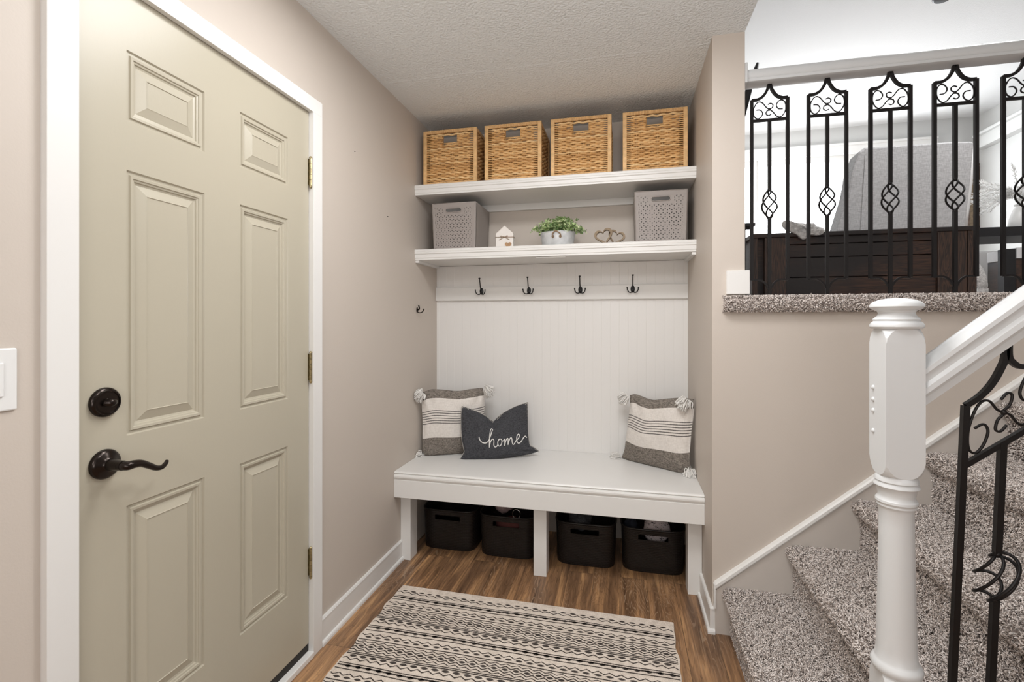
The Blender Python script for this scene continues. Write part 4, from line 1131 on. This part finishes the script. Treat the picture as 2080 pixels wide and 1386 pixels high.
# wing chair
wc = thing('upholstered_chair', 'tall grey linen armchair seen from behind beyond the wooden chest', 'chair', (2.8, 3.6, CZ))
m = MB(); Yc = 3.3
out = [(1690, 480), (1700, 465), (1722, 395), (1733, 340), (1745, 308), (1757, 299), (1790, 297), (1860, 292), (1930, 287), (1976, 286), (1980, 292), (1974, 360), (1966, 430), (1960, 480)]
P = [at(u, v, Yc) for u, v in out]; n = len(P)
m.add([(p.x, Yc, p.z) for p in P]+[(p.x, Yc+.13, p.z-.01) for p in P], [(i, (i+1) % n, n+(i+1) % n, n+i) for i in range(n)]+[tuple(range(n)), tuple(range(2*n-1, n-1, -1))])
bkr = m.build('backrest', 'chairfab', wc, bevel=.012)
m = MB(); m.box(2.42, 3.08, 3.31, 3.95, CZ+.18, CZ+.45); m.box(2.42, 2.50, 3.45, 3.95, CZ+.18, CZ+.40); m.box(3.02, 3.10, 3.45, 3.95, CZ+.18, CZ+.40); m.build('seat', 'chairfab', wc, bevel=.02)
m = MB(); q = [at(u, v, Yc) for u, v in ((1978, 292), (1972, 360), (1964, 430), (1958, 480))]; m.tube([(p.x+.006, Yc+.01, p.z) for p in q], .010, 8); m.build('piping', 'whitefab', bkr, smooth=True)
q = at(1750, 310, Yc); q2 = at(1748, 470, Yc); m = MB(); m.tube([(q.x+.02, Yc-.001, q.z-.02), (q2.x, Yc-.001, q2.z)], .003, 6); m.build('seam', 'chairfab', bkr)
for x, y in ((2.45, 3.34), (3.06, 3.34), (2.45, 3.9), (3.06, 3.9)):
    m = MB(); m.lathe([(.014, 0), (.022, .18)], (x, y, CZ), 'z', 12); m.build('leg', 'darkwood', wc)
# black console table
ct = thing('console_table', 'black metal framed table behind the rail at the right edge', 'table', (3.9, 4.15, CZ))
m = MB(); m.box(3.50, 4.6, 4.0, 4.4, 1.862, 1.925); m.build('table_top', 'blackm', ct)
for x, y in ((3.505, 4.002), (4.56, 4.002), (3.505, 4.36), (4.56, 4.36)):
    m = MB(); m.box(x, x+.035, y, y+.035, CZ, 1.862); m.build('leg', 'blackm', ct)
m = MB(); m.box(3.735, 3.80, 4.02, 4.08, CZ, 1.774); tag(m.build('black_box', 'blackm'), 'narrow black box under the black metal table', 'box')
m = MB(); m.box(3.812, 4.05, 4.03, 4.3, CZ, 1.705); tag(m.build('wooden_crate', 'darkwood'), 'dark wooden crate under the black metal table', 'crate')
m = MB(); m.box(3.808, 4.05, 4.02, 4.3, 1.706, 1.782); tag(m.build('white_box', 'boxw', bevel=.003), 'white box on the dark crate under the black metal table', 'box')
ot = thing('ottoman', 'white fabric covered ottoman behind the rail, right of the wooden chest', 'ottoman', (3.72, 4.8, CZ))
m = MB(); m.box(3.55, 4.28, 4.75, 5.3, CZ+.02, 1.86); m.build('cover', 'whitefab', ot, bevel=.02)
m = MB(); m.tube(cr([(4.20, 4.74, 1.85), (4.19, 4.735, 1.72), (4.205, 4.735, 1.6), (4.185, 4.735, 1.5), (4.20, 4.73, 1.4)], 6), .012, 6); m.build('ruffle', 'whitefab', ot, smooth=True)
p = at(1993, 573, 3.9); m = MB(); m.lathe([(.02, -.05), (.03, -.02), (.034, .03), (.03, .09), (.012, .14)], (p.x, 3.9, p.z), 'z', 16)
pp = MB(); pp.v = [(3.9*0+a, b, c) for a, b, c in m.v]; pp.f = m.f; pp.m = m.m
pp.v = [(a+(c-p.z)*-.25, b, c) for a, b, c in pp.v]; pp.box(p.x-.03, p.x+.03, 3.88, 3.92, CZ, p.z-.045)
tag(pp.build('plush_ear', 'fur', smooth='auto'), 'small grey fabric toy partly hidden right of the wooden chest', 'toy')
# vase with dried white grass
vs_ = thing('flower_vase', 'white dried grasses in a white vase at the right edge', 'vase', (3.93, 4.18, 1.925))
m = MB(); m.lathe([(.05, 0), (.065, .02), (.07, .08), (.045, .14), (.028, .17), (.034, .185), (.028, .184), (.02, .15), (.01, .02)], (0, 0, 0), 'z', 24); m.build('vase_body', 'plate', vs_, False, smooth='auto')
m = MB(); tb = MB(); rg = np.random.default_rng(5)
for k in range(44):
    a = rg.uniform(0, 2*PI); el = rg.uniform(-.25, 1.3); d = Vector((math.cos(a)*math.cos(el), math.sin(a)*math.cos(el)*.6, math.sin(el)))
    if k < 14: d = Vector((-1, rg.uniform(-.4, .4), rg.uniform(-.35, .7))).normalized()
    L = rg.uniform(.22, .36); c0 = Vector((0, 0, .18)); P = cr([c0, c0+Vector((d.x*.3, d.y*.3, .55))*L*.5, c0+Vector((d.x*.7, d.y*.7, d.z*.5+.35))*L*.8, c0+d*L+Vector((0, 0, .03))], 6)
    m.tube(P, .0018, 5)
    for j, q in enumerate(P[6:]):
        for s_ in range(5):
            e = Vector(rg.normal(0, 1, 3)).normalized(); tb.tube([q, q+(e*.8+d*.8)*.018], [.0028, .0015], 4)
m.build('stems', 'petal', vs_, False); tb.build('dried_grass', 'petal', vs_, False, recalc=False)
# wall plate and picture
m = MB(); m.box(RX-.008, RX, 6.40, 6.60, 2.33, 2.45); tag(m.build('outlet_plate', 'plate', bevel=.002), 'white double outlet plate on the upper right wall', 'outlet')
pf_ = thing('picture_frame', 'brown framed picture on the far wall right of the chair', 'picture', (5.36, 6.9, 2.7))
m = MB(); m.box(5.30, 5.325, FAR-.03, FAR, 2.30, 3.22); m.box(5.40, 5.425, FAR-.03, FAR, 2.30, 3.18); m.box(5.30, 5.425, FAR-.03, FAR, 3.19, 3.22); m.box(5.30, 5.425, FAR-.03, FAR, 2.28, 2.31); m.build('frame', 'frame', pf_)
m = MB(); m.box(5.325, 5.40, FAR-.015, FAR, 2.31, 3.19); m.build('print', 'greywood', pf_)
# ceiling fixture whose black base peeks in at the top
cf = thing('ceiling_lamp', 'black pendant lamp bottom peeking in at the top edge', 'lamp', (3.09, 3.5, 3.265))
m = MB(); m.lathe([(.01, .0), (.045, .004), (.056, .015), (.05, .05), (.03, .09), (.01, .10)], (0, 0, 0), 'z', 28); m.build('shade', 'blackm', cf, False, smooth='auto')
m = MB(); m.tube([(0, 0, .1), (0, 0, .53)], .006, 8); m.lathe([(.05, .53), (.05, .545)], (0, 0, 0), 'z', 20); m.build('stem', 'blackm', cf, False)
# slanted black stand just past the wall end
fl = thing('floor_lamp', 'slanted black lamp arm just past the wall end on the upper floor', 'lamp', (1.72, 2.5, CZ))
p = [at(1539, 128, 2.5), at(1522, 178, 2.5), at(1509, 235, 2.5)]
m = MB(); d = (p[2]-p[0])
m.tube([p[0], p[0]+d*.15, p[1], p[2]], [.006, .012, .016, .012], 10); m.build('arm', 'blackm', fl, smooth=True)
q = p[2]; m = MB(); m.tube([(q.x, q.y, q.z), (q.x-.012, 2.5, CZ+.02)], .010, 8); m.lathe([(.045, 0), (.045, .012), (.01, .02)], (1.69, 2.5, CZ), 'z', 20); m.build('stand', 'blackm', fl)
st_ = thing('side_stand', 'black stand with a small dark tray beside the left end of the chest', 'stand', (1.70, 2.45, CZ))
m = MB(); m.box(1.655, 1.70, 2.36, 2.42, CZ, 1.70); m.build('upright', 'blackm', st_)
m = MB(); m.box(1.64, 1.735, 2.34, 2.44, 1.70, 1.712); m.build('tray', 'blackm', st_)
